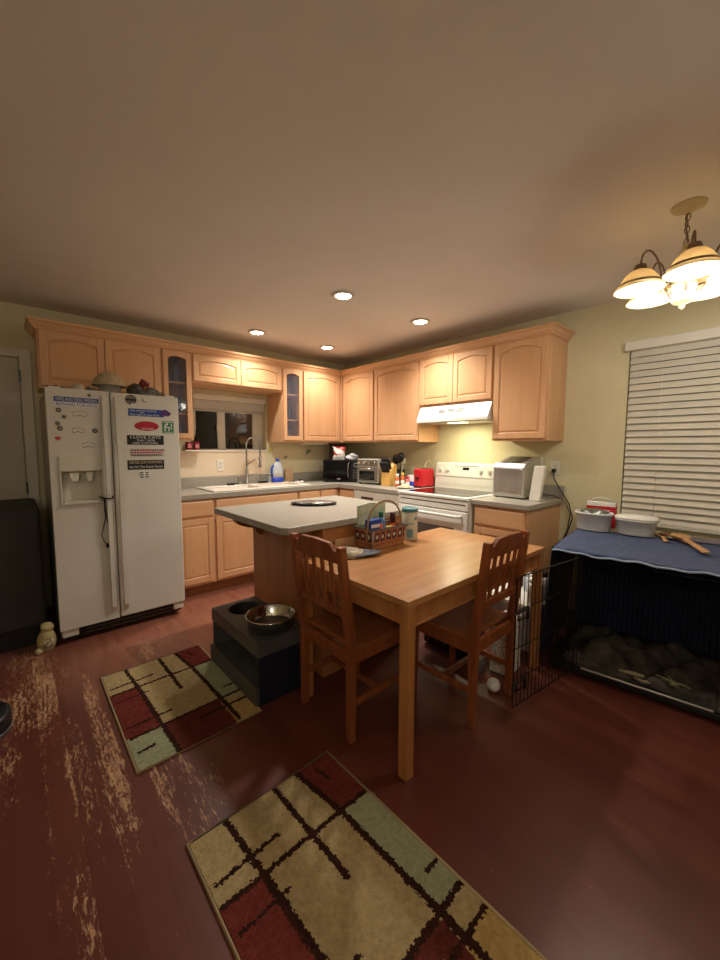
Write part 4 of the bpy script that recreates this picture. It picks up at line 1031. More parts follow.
def chair(loc, rz, label):
    """faces local +x; rear feet at x=0"""
    t = thing('dining_chair', label, 'chair', loc, rz, None); f = LF(t)
    W = .2
    lean = lambda z: 0 if z < .44 else -(z-.44)*.125
    for s_ in (-1, 1):
        y = s_*(W-.017)
        b = MB(f)
        Z = [0, .12, .44, .60, .76, .905]
        V = []
        for z in Z:
            d = .017 if z < .3 else (.021 if z < .7 else .018); xo = lean(z)
            w = .0165
            V.append([b.v((xo-d, y-w, z)), b.v((xo+d, y-w, z)), b.v((xo+d, y+w, z)), b.v((xo-d, y+w, z))])
        for P_, Q_ in zip(V, V[1:]):
            for j in range(4): k = (j+1) % 4; b.f([P_[j], P_[k], Q_[k], Q_[j]])
        b.f(V[0]); b.f(V[-1][::-1]); b.build('rear_leg', CHAIRW, t, bevel=.003)
        y = s_*(W-.02)
        b = MB(f); b.frustum([(.345, y-.013), (.371, y-.013), (.371, y+.013), (.345, y+.013)], 0, [(.338, y-.017), (.374, y-.017), (.374, y+.017), (.338, y+.017)], .42); b.build('front_leg', CHAIRW, t, bevel=.003)
        MB(f).box(.0215, y-.009, .355, .3375, y+.009, .4195).build('seat_rail', CHAIRW, t, bevel=.002)
        MB(f).box(.018, y-.009, .155, .344, y+.009, .185).build('stretcher', CHAIRW, t, bevel=.002)
    MB(f).box(.17, -W+.0295, .158, .19, W-.0295, .182).build('cross_stretcher', CHAIRW, t, bevel=.002)
    MB(f).box(.34, -W+.0375, .36, .36, W-.0375, .4195).build('seat_rail', CHAIRW, t, bevel=.002)
    MB(f).box(-.01, -W+.034, .36, .012, W-.034, .4195).build('seat_rail', CHAIRW, t, bevel=.002)
    # seat, slightly dished, rounded front
    b = MB(f)
    def Fs(u, v):
        x = .022+(.385-.022)*u; y = (-.2+.4*v)*(1-.06*max(0, u-.7)/.3); z = .440-.006*math.sin(PI*u)*math.sin(PI*v)
        return (x, y, z)
    b.grid(Fs, 12, 12, False)
    r = bmesh.ops.extrude_face_region(b.bm, geom=b.bm.faces[:])
    for v_ in [g for g in r['geom'] if isinstance(g, bmesh.types.BMVert)]: v_.co.z = t['_loc'][2]+.4205
    b.build('seat', CHAIRS, t, bevel=.003)
    # top rail with stepped ends and raised middle
    yy = [(-W+.034, .885), (-W+.06, .882), (-W+.075, .897), (-W+.095, .912), (0, .916), (W-.095, .912), (W-.075, .897), (W-.06, .882), (W-.034, .885)]
    lowz = .825
    b = MB(f)
    for sgn in (0,):
        FRv = [b.v((lean(z)+.012, y, z)) for y, z in yy] + [b.v((lean(lowz)+.012, y, lowz)) for y in (W-.034, 0, -W+.034)]
        BKv = [b.v((lean(z)-.012, y, z)) for y, z in yy] + [b.v((lean(lowz)-.012, y, lowz)) for y in (W-.034, 0, -W+.034)]
        b.f(FRv); b.f(BKv[::-1])
        for i in range(len(FRv)): j = (i+1) % len(FRv); b.f([FRv[i], FRv[j], BKv[j], BKv[i]])
    b.build('top_rail', CHAIRW, t, bevel=.003)
    z0, z1 = .575, .615
    b = MB(f); V = [[b.v((lean(z)+s1, y, z)) for s1, y in ((-.011, -W+.034), (.011, -W+.034), (.011, W-.034), (-.011, W-.034))] for z in (z0, z1)]
    for j in range(4): k = (j+1) % 4; b.f([V[0][j], V[0][k], V[1][k], V[1][j]])
    b.f(V[0]); b.f(V[1][::-1]); b.build('lower_rail', CHAIRW, t, bevel=.002)
    for k in range(4):
        y = -.099+.066*k; b = MB(f)
        V = [[b.v((lean(z)+s1, y+s2, z)) for s1, s2 in ((-.005, -.0105), (.005, -.0105), (.005, .0105), (-.005, .0105))] for z in (z1+.0005, lowz-.0005)]
        for j in range(4): q = (j+1) % 4; b.f([V[0][j], V[0][q], V[1][q], V[1][j]])
        b.f(V[0]); b.f(V[1][::-1]); b.build('slat', CHAIRW, t)
    return t
chair((-2.295, -2.60, 0), 0, 'brown wooden slat-back chair at the end of the table beside the feeding stand')
chair((-1.625, -3.10, 0), math.radians(90), 'brown wooden slat-back chair on the long side of the table beside the dog crate')

# ------------------------------------------------------------------ things on the table
TZ = TH+.0005
bk = thing('woven_basket', 'woven star-patterned basket with arched handle on the table', 'basket', (-1.75, -2.42, TZ))
BX0, BX1, BY0, BY1, BH = -1.89, -1.63, -2.50, -2.355, .12
WV = [mat('wicker_tan', (186, 130, 76), .7, rgb2=(150, 98, 54), scale=(60, 60, 60)), mat('wicker_red', (120, 50, 40), .7, var=.15), mat('wicker_navy', (52, 48, 72), .7, var=.15), mat('wicker_cream', (210, 194, 160), .7, var=.1)]
b = MB()
def wall_weave(b, p0, p1, out):
    p0 = Vector(p0); p1 = Vector(p1); L_ = (p1-p0).length; out = Vector(out)
    nu = int(L_/.0045); nv = 22; fl = .012
    V = []
    for i in range(nu+1):
        col = []
        for j in range(nv+1):
            u = i/nu; v = j/nv
            bumpv = .0014*math.sin(u*L_/.018*PI + (PI if int(v*8) % 2 else 0))*abs(math.sin(v*8*PI))
            p = p0.lerp(p1, u)+out*(v*fl+bumpv); col.append(b.v((p.x, p.y, TZ+v*BH)))
        V.append(col)
    for i in range(nu):
        for j in range(nv):
            u = (i+.5)/nu*L_; v = (j+.5)/nv
            if v > .93: mi = 0
            elif .42 < v < .90:
                c = (u % .048)/.048-.5; w = (v-.66)/.24
                d = abs(c)*2+abs(w)*.9
                mi = 3 if d < .45 else (2 if d < .95 else 1)
                if abs(c) > .42: mi = 0
            else: mi = 1 if int(v*18) % 4 == 1 or (int(v*18) % 4 == 3 and int(u/.009) % 2) else 0
            b.mi = mi; b.f([V[i][j], V[i+1][j], V[i+1][j+1], V[i][j+1]], False)
wall_weave(b, (BX0, BY0, 0), (BX1, BY0, 0), (0, -1, 0)); wall_weave(b, (BX0, BY1, 0), (BX0, BY0, 0), (-1, 0, 0))
wall_weave(b, (BX1, BY0, 0), (BX1, BY1, 0), (1, 0, 0)); wall_weave(b, (BX1, BY1, 0), (BX0, BY1, 0), (0, 1, 0))
b.mi = 0; b.box(BX0+.001, BY0+.001, TZ, BX1-.001, BY1-.001, TZ+.006)
b.build('woven_body', WV, bk, recalc=False, solid=0.)
e = .012
rim_pts = [(BX0-e, BY0-e), (BX1+e, BY0-e), (BX1+e, BY1+e*.4), (BX0-e, BY1+e*.4)]
MB().tube([(x, y, TZ+BH) for x, y in rim_pts], .0065, 8, closed=True).build('rim', mat('wicker_rim', (120, 108, 104), .7, rgb2=(90, 80, 76), scale=(40, 40, 40)), bk)
cxm = (BX0+BX1)/2; ym = (BY0+BY1)/2
b = MB(); b.tube([(BX0-.01, ym-.04, TZ+.05), (BX0-.012, ym-.04, TZ+BH)] + [(cxm-(.14)*math.cos(a), ym-.04, TZ+BH+.155*math.sin(a)**.8) for a in [PI*i/20 for i in range(1, 20)]] + [(BX1+.012, ym-.04, TZ+BH), (BX1+.01, ym-.04, TZ+.05)], .0042, 8, flat=1.6)
b.build('handle', mat('handle_bentwood', (150, 122, 84), .5, var=.1), bk)
# contents of the basket
MAP = mat('printed_paper_map', (206, 208, 186), .7, rgb2=(170, 186, 150), scale=(26, 26, 26))
b = MB(); b.prism([(-1.885, TZ+.02), (-1.66, TZ+.02), (-1.66, TZ+.245), (-1.70, TZ+.25), (-1.80, TZ+.255), (-1.885, TZ+.245)], -2.372, -2.360, 'xz')
tag(b.build('paper_folder', MAP), 'pale printed paper folder standing at the back of the basket', 'papers')
t = thing('blue_box', 'dark blue printed box in the left part of the basket', 'box', (-1.82, -2.43, TZ+.007))
boxmb(None, -1.865, -2.45, TZ+.007, -1.775, -2.41, TZ+.165).build('carton', BLUEP, t); boxmb(None, -1.855, -2.4515, TZ+.12, -1.785, -2.4502, TZ+.14).build('label', PAPER, t)
t = thing('pump_bottle', 'light blue bottle with a green cap in the middle of the basket', 'bottle', (-1.735, -2.41, TZ+.007))
MB().lathe([(.024, 0), (.026, .004), (.026, .14), (.012, .16)], (-1.735, -2.41, TZ+.007), 20).build('bottle', mat('light_blue_bottle', (92, 140, 180), .35, var=.08), t)
MB().lathe([(.014, .161), (.014, .19), (.010, .195)], (-1.735, -2.41, TZ+.007), 16).build('cap', GREEN, t)
t = thing('sauce_bottle', 'dark red sauce bottle standing near the right end of the basket', 'bottle', (-1.65, -2.43, TZ+.007))
MB().lathe([(.018, 0), (.02, .004), (.02, .10), (.015, .12)], (-1.655, -2.43, TZ+.007), 18).build('bottle', mat('orange_sauce', (206, 84, 40), .3, var=.1), t)
MB().lathe([(.0165, .1205), (.0165, .18), (.012, .184)], (-1.655, -2.43, TZ+.007), 16).build('cap', mat('maroon_cap', (70, 24, 26), .4, var=.1), t)
t = thing('hot_sauce_bottle', 'small orange and black bottle at the front of the basket', 'bottle', (-1.80, -2.475, TZ+.007))
MB().lathe([(.014, 0), (.016, .004), (.016, .09), (.008, .11), (.008, .135)], (-1.80, -2.478, TZ+.007), 16).build('bottle', MATS['orange_sauce'], t)
MB().lathe([(.0165, .03), (.0165, .075)], (-1.80, -2.478, TZ+.007), 16, caps=False).build('label', INK, t)
for (x, y, z, m_, lb) in ((-1.765, -2.475, .088, mat('orange_packet', (224, 120, 60), .4, var=.1), 'orange packet lying on top near the front of the basket'), (-1.71, -2.47, .085, RED, 'red packet lying across the middle of the basket'),
                       (-1.845, -2.478, .08, PAPER, 'white packet at the front left of the basket'), (-1.69, -2.44, .09, YELLOW, 'yellow packet behind the red one in the basket')):
    b = MB(LF({'_loc': [x, y, TZ+z], '_rz': random.uniform(-.6, .6)})); b.box(-.022, -.012, -.075, .022, .012, .022)
    tag(b.build('snack_packet', m_, bevel=.004), lb, 'packet')
cn = thing('canister', 'white canister with a teal lid standing behind the basket on the table', 'canister', (-1.50, -2.44, TZ))
cw = mat('canister_paper', (206, 204, 184), .45, var=.04)
MB().lathe([(.046, 0), (.0495, .003), (.0495, .178), (.047, .181)], (-1.505, -2.44, TZ), 32).build('tube', cw, cn)
MB().lathe([(.051, .1815), (.052, .185), (.052, .200), (.048, .204), (.001, .205)], (-1.505, -2.44, TZ), 32).build('lid', TEAL, cn)
def cyl_patch(c, r, a0, a1, z0, z1, m, par, name='label_patch', n=8):
    b = MB(); V = [[b.v((c[0]+r*math.cos(a0+(a1-a0)*i/n), c[1]+r*math.sin(a0+(a1-a0)*i/n), z)) for z in (z0, z1)] for i in range(n+1)]
    for i in range(n): b.f([V[i][0], V[i+1][0], V[i+1][1], V[i][1]], True)
    return b.build(name, m, par)
cyl_patch((-1.505, -2.44), .0499, math.radians(200), math.radians(245), TZ+.02, TZ+.075, mat('teal_print', (110, 150, 160), .5, var=.1), cn)
cyl_patch((-1.505, -2.44), .0499, math.radians(255), math.radians(285), TZ+.13, TZ+.15, MATS['teal_print'], cn)
cyl_patch((-1.505, -2.44), .0499, math.radians(205), math.radians(250), TZ+.105, TZ+.112, MATS['teal_print'], cn, 'print_line')
# cap with a grey bill
ch = thing('baseball_cap', 'baseball cap with grey bill and mottled crown on the table behind the chair', 'hat', (-2.03, -2.47, TZ), math.radians(-38))
f = LF(ch)
MB(f).lathe([(.085, 0), (.088, .012), (.080, .026), (.055, .034), (.004, .036)], (-.03, 0, 0), 28, sx=1.25).build('crown', mat('mottled_cap_cloth', (206, 190, 160), .9, rgb2=(96, 76, 60), scale=(26, 26, 26)), ch)
b = MB(f)
def Fb(u, v):
    a = -PI/2+PI*u; r0_ = .086; R_ = r0_+(.105*math.cos(a)**.8 if math.cos(a) > 0 else 0)*v
    x = -.03+math.cos(a)*R_*(1.05); y = math.sin(a)*(r0_+(.0)*v)
    return (x, y, .008+.012*(1-abs(2*u-1))*(1-v*.3)+.004)
b.grid(Fb, 20, 6); b.build('bill', GREYCL, ch, solid=.004, recalc=False)
tag(MB(LF({'_loc': [-2.09, -2.385, TZ], '_rz': .3})).box(-.08, -.06, 0, .08, .03, .008).build('folded_paper', MAP, bevel=.002), 'folded printed paper on the table corner behind the cap', 'paper')

# ------------------------------------------------------------------ things under the table
UZ = 0
kn = thing('dark_bin', 'black plastic bin lying under the table beside the island', 'bin', (-1.22, -2.52, 0))
boxmb(None, -1.345, -2.78, .012, -1.13, -2.44, .21).build('body', BLACKP, kn, bevel=.012)
b = MB()
for k in range(5): b.box(-1.349, -2.75+.065*k, .03, -1.3455, -2.73+.065*k, .19)
b.build('ribs', DKMET, kn)
b = MB()
for (x, y) in ((-1.325, -2.76), (-1.325, -2.46), (-1.15, -2.76), (-1.15, -2.46)): b.lathe([(.016, 0), (.016, .0118)], (x, y, 0), 12)
b.build('feet', CHROME, kn)
tag(MB().lathe([(.045, 0), (.05, .004), (.05, .09), (.046, .094), (.001, .095)], (-1.37, -2.86, 0), 24).build('food_can', mat('grey_can', (150, 146, 138), .35, metal=.5, rgb2=(96, 92, 86), scale=(30, 30, 30))), 'grey tin can on the floor between the black bin and the chair leg', 'can')
tag(MB(LF({'_loc': [-1.24, -2.66, .2105], '_rz': 1.2})).box(-.09, -.03, .0005, .07, .02, .012).build('folded_leaflet', PAPER, bevel=.001), 'white leaflet lying on the black bin', 'paper')
PBG = mat('printed_paper_bag', (214, 206, 190), .8, rgb2=(120, 112, 104), scale=(34, 34, 34))
def scribble_mat():
    m = bpy.data.materials.new('scribbled_white_bag'); m.use_nodes = True; nt = m.node_tree; N = nt.nodes; L = nt.links; bs = N['Principled BSDF']; bs.inputs['Roughness'].default_value = .7
    tc = N.new('ShaderNodeTexCoord'); nz = N.new('ShaderNodeTexNoise'); nz.inputs['Scale'].default_value = 16; nz.inputs['Detail'].default_value = 1
    L.new(tc.outputs['Object'], nz.inputs['Vector'])
    w = N.new('ShaderNodeMath'); w.operation = 'MULTIPLY'; w.inputs[1].default_value = 9; L.new(nz.outputs['Fac'], w.inputs[0])
    fr_ = N.new('ShaderNodeMath'); fr_.operation = 'FRACT'; L.new(w.outputs[0], fr_.inputs[0])
    rp = N.new('ShaderNodeValToRGB'); rp.color_ramp.elements[0].position = .12; rp.color_ramp.elements[0].color = (.08, .07, .07, 1)
    rp.color_ramp.elements[1].position = .2; rp.color_ramp.elements[1].color = (*lin((216, 208, 192)), 1); L.new(fr_.outputs[0], rp.inputs['Fac']); L.new(rp.outputs[0], bs.inputs['Base Color']); return m
SCR = scribble_mat()
b = MB(LF({'_loc': [-1.22, -2.96, 0], '_rz': math.radians(8)}))
b.frustum([(-.09, -.07), (.08, -.07), (.08, .06), (-.09, .06)], .0005, [(-.10, -.045), (.09, -.05), (.09, .04), (-.10, .045)], .30)
tag(b.build('paper_sack', SCR, bevel=.008), 'white paper sack with black scribbled print under the table', 'bag')
tag(MB().lathe([(.001, 0), (.02, .004), (.034, .02), (.036, .036), (.03, .055), (.012, .068), (.001, .07)], (-1.475, -3.03, 0), 24).build('white_ball', PAPER), 'small white ball on the floor beside the paper sack', 'ball')
# crates and jars behind the gate
bn = thing('storage_tote', 'translucent white storage tote stacked with jars behind the wire gate', 'tote', (-.8, -2.79, 0))
tot = mat('translucent_tote', (196, 190, 186), .4, rgb2=(170, 164, 160), scale=(6, 6, 6))
b = MB(); b.frustum([(-.95, -3.01), (-.685, -3.01), (-.685, -2.71), (-.95, -2.71)], .001, [(-.97, -3.03), (-.67, -3.03), (-.67, -2.69), (-.97, -2.69)], .30); b.build('tub', tot, bn, bevel=.01)
MB().box(-.98, -3.04, .3005, -.662, -2.68, .325).build('lid', WPLAST, bn, bevel=.005)
for k, (x, y, h, r, m_, lb) in enumerate(((-.93, -2.99, .17, .036, WPLAST, 'white bottle on the storage tote closest to the table leg'), (-.85, -2.97, .14, .045, mat('purple_jar', (100, 60, 100), .3, var=.2), 'purple jar in the middle of the storage tote lid'),
                                    (-.76, -2.98, .17, .04, PAPER, 'white jar with black label on the storage tote'), (-.71, -2.87, .12, .04, jm, 'short cloudy jar at the crate end of the storage tote'))):
    t = thing('jar', lb, 'jar', (x, y, .3255))
    MB().lathe([(r*.9, 0), (r, .005), (r, h*.75), (r*.7, h*.85)], (x, y, .3255), 20).build('body', m_, t)
    MB().lathe([(r*.75, h*.84), (r*.75, h), (r*.6, h+.003)], (x, y, .3255), 20).build('cap', BLACKP if k == 2 else WPLAST, t)
tag(MB(LF({'_loc': [-1.07, -2.90, 0], '_rz': .1})).box(-.02, -.06, .0005, .08, .05, .26).build('cardboard_box', mat('pale_carton', (190, 172, 160), .8, var=.06), bevel=.003), 'pale carton standing on the floor behind the wire gate', 'box')
boxmb(None, -.36, -3.0, .0, -.2, -2.85, .0) if False else None

# ------------------------------------------------------------------ dog crate
CA = math.radians(-82.5)      # direction of the crate front (local +x) in the room
cr = thing('dog_crate', 'large black wire dog crate covered by a navy cloth beside the window', 'dog crate', (-1.02, -3.145, 0), CA)
f = LF(cr)                    # local x along the front, local y into the crate (towards the wall), z up
CLn, CDp, CH = 1.08, .70, .735
def wires(par, pts_list, r=.0022, name='wires', m=BLACKW):
    b = MB(f)
    for p in pts_list: b.tube(p, r, 6, cap=False)
    return b.build(name, m, par)
fr_w = []
for z in (.05, CH): fr_w += [[(0, 0, z), (CLn, 0, z)], [(0, CDp, z), (CLn, CDp, z)], [(0, 0, z), (0, CDp, z)], [(CLn, 0, z), (CLn, CDp, z)]]
for x in (0, CLn):
    for y in (0, CDp): fr_w.append([(x, y, .05), (x, y, CH)])
wires(cr, fr_w, .0045, 'frame')
side = []
for z in (.2, .36, .52, .66): side += [[(0, 0, z), (0, CDp, z)], [(CLn, 0, z), (CLn, CDp, z)]]
for k in range(1, 26):
    y = CDp*k/26; side += [[(0, y, .05), (0, y, CH)], [(CLn, y, .05), (CLn, y, CH)]]
wires(cr, [p for p in side if p[0][0] == 0], .002, 'side_panel'); wires(cr, [p for p in side if p[0][0] != 0], .002, 'side_panel')
back = [[(0, CDp, z), (CLn, CDp, z)] for z in (.2, .36, .52, .66)] + [[(CLn*k/38, CDp, .05), (CLn*k/38, CDp, CH)] for k in range(1, 38)]
wires(cr, back, .002, 'back_panel')
DXa, DXb = .146, .74
fp = [[(x, 0, .05), (x, 0, CH)] for x in [.0245*k for k in range(1, 6)] + [DXb+.03*k for k in range(0, 12)]]
fp += [[(0, 0, z), (DXa, 0, z)] for z in (.2, .36, .52, .66)] + [[(DXb, 0, z), (CLn, 0, z)] for z in (.2, .36, .52, .66)]
fp += [[(DXa, 0, CH-.035), (DXb, 0, CH-.035)], [(DXa, 0, .085), (DXb, 0, .085)]]
wires(cr, fp, .0024, 'front_panel')
b = MB(f)
b.box(.01, .01, .02, CLn-.01, CDp-.01, .026)
b.box(.01, .01, .026, CLn-.01, .018, .06); b.box(.01, CDp-.018, .026, CLn-.01, CDp-.01, .06); b.box(.01, .018, .026, .018, CDp-.018, .06); b.box(CLn-.018, .018, .026, CLn-.01, CDp-.018, .06)
b.build('tray', BLACKP, cr)
MB(f).tube([(DXa+.02, -.004, .065), (DXb-.01, -.004, .065)], .005, 8).build('tray_rod', mat('rod_painted_shine', (200, 194, 184), .35, var=.05), cr)  # bright shine of the chrome rod put into a pale even colour
b = MB(f)
for x in (.03, CLn-.03):
    for y in (.03, CDp-.03): b.box(x-.015, y-.015, 0, x+.015, y+.015, .0198)
b.build('feet', BLACKP, cr)
# open door: hinged at x = DXa, swung out into the room
gate = []
HX, GL = DXa-.004, .62
ga = math.radians(-104.8)
gdir = Vector((math.cos(ga), math.sin(ga), 0)); g0 = Vector((HX, -.008, 0))
def gp(s_, z): q = g0+gdir*s_; return (q.x, q.y, z)
gz0, gz1 = .065, .715
for z in (gz0, gz1): gate.append([gp(0, z), gp(GL, z)])
for s_ in (0, GL): gate.append([gp(s_, gz0), gp(s_, gz1)])
dd = wires(cr, gate, .0036, 'door', BLACKW)
b = MB(f)
for k in range(1, 19): b.tube([gp(GL*k/19, gz0), gp(GL*k/19, gz1)], .0021, 6, cap=False)
for z in (.2, .36, .55): b.tube([gp(0, z), gp(GL, z)], .0026, 6, cap=False)
b.build('bars', BLACKW, dd)
for z in (.16, .52):
    b = MB(f); b.tube([gp(GL-.10, z+.02), gp(GL-.02, z+.02), gp(GL+.012, z+.01)], .0045, 8); b.tube([gp(GL-.1, z-.02), gp(GL-.02, z-.02), gp(GL-.02, z+.02)], .004, 8)
    b.tube([gp(GL-.1, z-.03), gp(GL-.1, z+.03)], .008, 8)
    b.build('latch', BLACKW, dd)
# cloth over the crate: one sheet, top, left side, back and far side
cv = thing('crate_cover', 'blue grey cloth draped over the dog crate, pale hem along its front edge', 'cloth', tuple(f((CLn/2, CDp/2, CH+.004))), CA)
b = MB(f); rnd = random.Random(2)
def Ct(u, v):
    x = -.008+(CLn+.016)*u; y = -.012+(CDp+.024)*v
    z = CH+.010+.003*math.sin(9*u+3*v)+.002*math.sin(23*u*1.1-11*v)
    if v < .0001: z -= .012
    return (x, y, z)
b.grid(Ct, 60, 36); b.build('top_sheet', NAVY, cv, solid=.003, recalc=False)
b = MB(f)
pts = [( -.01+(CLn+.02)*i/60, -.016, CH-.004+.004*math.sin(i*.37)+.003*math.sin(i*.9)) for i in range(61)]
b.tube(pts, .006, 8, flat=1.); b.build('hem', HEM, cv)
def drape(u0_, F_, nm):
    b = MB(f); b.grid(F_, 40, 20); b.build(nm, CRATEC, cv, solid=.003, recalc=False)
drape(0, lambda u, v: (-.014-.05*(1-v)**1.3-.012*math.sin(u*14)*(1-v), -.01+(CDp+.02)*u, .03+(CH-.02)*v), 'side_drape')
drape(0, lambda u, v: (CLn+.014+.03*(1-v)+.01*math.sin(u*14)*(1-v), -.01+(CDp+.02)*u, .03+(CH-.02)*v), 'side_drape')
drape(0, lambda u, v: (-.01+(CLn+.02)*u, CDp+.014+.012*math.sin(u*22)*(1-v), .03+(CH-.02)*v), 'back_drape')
# bedding inside
BED = [mat('grey_brown_blanket', (96, 86, 74), .95, rgb2=(48, 42, 36), scale=(10, 10, 10), bump=.5)]
b = MB(f)
def Bd(u, v):
    x = .04+(CLn-.08)*u; y = .04+(CDp-.08)*v
    z = .05+.045*math.sin(PI*min(1, 1.02*v))**.5*math.sin(PI*u)**.3+.03*math.sin(17*u+5*v)*math.sin(13*v+3*u)+.018*math.sin(31*u-9*v)
    z += .06*math.exp(-((u-.22)**2/.01+(v-.4)**2/.06))
    return (x, y, max(z, .031))
b.grid(Bd, 70, 44)
r = bmesh.ops.extrude_face_region(b.bm, geom=b.bm.faces[:])
for v_ in [g for g in r['geom'] if isinstance(g, bmesh.types.BMVert)]: v_.co.z = .0265
bd_ = tag(b.build('dog_blanket', BED), 'crumpled grey brown blanket on the floor of the dog crate', 'blanket')
tg = mat('pale_rope_fibre', (150, 142, 100), .9, rgb2=(100, 110, 70), scale=(60, 60, 60))
def rope_toy(cx, cy, z, n, seed, label, L_=.09):
    rr = random.Random(seed); b = MB(f)
    for k in range(n):
        a = rr.uniform(0, PI); l = rr.uniform(.4, 1)*L_
        p = Vector((cx, cy, z)); d = Vector((math.cos(a), math.sin(a)*.5, rr.uniform(-.05, .35)))*l
        b.tube([p-d*.3, p+d*.4+Vector((0, 0, .01)), p+d], .0035, 6)
    return tag(b.build('rope_toy', tg), label, 'dog toy')
rope_toy(.58, .07, .10, 18, 4, 'frayed pale rope toy on the blanket near the far end of the crate opening')
b = MB(f); b.tube([(.34, .05, .095), (.40, .045, .105), (.455, .05, .105)], [.007, .011, .007], 10); tag(b.build('chew_bone', mat('bone_chew', (160, 150, 120), .7, var=.1)), 'pale chew stick lying at the middle of the crate opening', 'dog toy')
b = MB(f); b.tube([(.42, .015, .075), (.46, .0, .075), (.50, .02, .08)], .008, 8) if False else b.tube([(.41, .05, .085), (.45, .04, .08), (.49, .05, .085)], .009, 8)
tag(b.build('chew_bone', MATS['bone_chew']), 'short dark chew stick just in front of the pale one in the crate', 'dog toy')

# ------------------------------------------------------------------ things on the crate cover
KZ = CH+.016
def tubdish(name, c, rx, ry, h, rot, m, label, cat, lid=False):
    t = thing(name, label, cat, (c[0], c[1], KZ))
    MB().lathe([(.86, 0), (.9, .006/1), (.98, h-.012), (1.06, h-.010), (1.06, h), (.95, h), (.93, h-.01), (.86, .01), (.001, .008)], (c[0], c[1], KZ), 40, sx=rx, sy=ry, rot=rot, sq=2.6).build('tub', m, t)
    return t
FOAM = mat('white_foam_tub', (228, 226, 218), .5, var=.04)
# three containers
c1 = (-.32, -3.135); c2 = (-.28, -3.378)
t = tubdish('foil_tub', c1, .085, .112, .125, 0, FOAM, 'oval white tub filled with crumpled foil, standing in front of the red and white pail', 'tub')
lump('foil', mat('crumpled_foil', (180, 186, 184), .25, metal=.9, rgb2=(90, 110, 96), scale=(40, 40, 40), bump=.8), (c1[0], c1[1], KZ+.105), .066, .09, .026, 41, None, None, .3, parent=t)
t = tubdish('lidded_tub', c2, .085, .115, .105, .1, FOAM, 'oval white tub with a domed lid on the crate cover, right of the foil tub', 'tub')
MB().lathe([(1.06, .0), (1.09, .003), (1.07, .010), (.95, .018), (.4, .024), (.001, .025)], (c2[0], c2[1], KZ+.1055), 40, sx=.085, sy=.115, rot=.1, sq=2.6).build('lid', FOAM, t)
cyl = thing('food_pail', 'white box with a red stripe standing behind the two oval tubs', 'box', (-.15, -3.2, KZ))
f2 = LF({'_loc': [-.155, -3.135, KZ], '_rz': CA})
boxmb(f2, -.09, -.045, 0, .09, .045, .185).build('carton', PAPER, cyl, bevel=.006)
boxmb(f2, -.0905, -.0462, .13, .0905, -.0451, .155).build('red_stripe', RED, cyl)
boxmb(f2, .055, -.0462, 0, .0905, -.0451, .129).build('red_stripe', RED, cyl)
boxmb(f2, .0901, -.045, 0, .0912, .045, .155).build('red_side', RED, cyl)
MB(f2).tube([(-.06, 0, .185), (-.05, 0, .205), (0, 0, .215), (.05, 0, .205), (.06, 0, .185)], .006, 8).build('handle', WPLAST, cyl)
# wooden spoons and spatulas
def utensil(pa, pb, hw, label, m, bowl_r=.035, kind='spoon', z=KZ, cat='utensil', name='wooden_spoon', hl=.10, zt=0.):
    pa = Vector((pa[0], pa[1], z+.009)); pb = Vector((pb[0], pb[1], z+.009+zt)); d = (pb-pa).normalized(); s_ = Vector((-d.y, d.x, 0))
    t = thing(name, label, cat, (pa.x, pa.y, z))
    L_ = (pb-pa).length
    prof = [(0, hw*.8), (.02, hw), (L_-hl-.02, hw*.75), (L_-hl, hw*.8)]
    b = MB(); V = []
    for q, w in prof:
        c = pa+d*q; V.append([b.v(c-s_*w-Vector((0, 0, .006))), b.v(c+s_*w-Vector((0, 0, .006))), b.v(c+s_*w*.8+Vector((0, 0, .005))), b.v(c-s_*w*.8+Vector((0, 0, .005)))])
    for P_, Q_ in zip(V, V[1:]):
        for j in range(4): k = (j+1) % 4; b.f([P_[j], P_[k], Q_[k], Q_[j]], False)
    b.f(V[0]); b.f(V[-1][::-1]); b.build('handle', m, t, bevel=.003)
    b = MB(); V = []
    for i in range(9):
        q = i/8; w = max(.003, bowl_r*(math.sin(PI*min(.97, max(.12, q)))**.6)); c = pa+d*(L_-hl-.004+hl*q)
        V.append([b.v(c-s_*w+Vector((0, 0, .002-.0))), b.v(c-Vector((0, 0, .007*math.sin(PI*q)+.001))), b.v(c+s_*w+Vector((0, 0, .002))), b.v(c+s_*w*.9+Vector((0, 0, .007))), b.v(c-Vector((0, 0, -.001+.003*math.sin(PI*q)))), b.v(c-s_*w*.9+Vector((0, 0, .007)))])
    for P_, Q_ in zip(V, V[1:]):
        for j in range(6): k = (j+1) % 6; b.f([P_[j], P_[k], Q_[k], Q_[j]], True)
    b.f(V[0]); b.f(V[-1][::-1]); b.build('head', m, t)
    return t
utensil((-.64, -3.775), (-.25, -3.585), .019, 'light wooden spoon with the wide handle end towards the room, on top of the others', SPOONW, .052, hl=.14, z=KZ+.014, zt=.014)
utensil((-.42, -3.565), (-.20, -3.50), .014, 'light wooden spatula lying closest to the lidded tub', SPOONW, .034, hl=.10, name='wooden_spatula')
utensil((-.40, -3.67), (-.17, -3.50), .016, 'brown wooden scraper lying under the light spoon', OLIVEW, .042, hl=.13, name='wooden_scraper', z=KZ+.008)
tag(MB(LF({'_loc': [-.17, -3.46, KZ+.001], '_rz': CA+.1})).prism([(-.06, -.03), (.05, -.035), (.065, .02), (-.05, .03)], 0, .006).build('yellow_scraper', YELLOW, bevel=.002), 'flat yellow scraper lying behind the wooden spatula', 'utensil')
tag(MB(LF({'_loc': [-.38, -3.60, KZ+.006], '_rz': CA})).tube([(-.16, .19, 0), (-.08, .12, 0), (0, .06, .0)], [.008, .006, .004], 8).build('black_tongs', BLACKP), 'black handled tool lying between the lidded tub and the spatula', 'utensil')
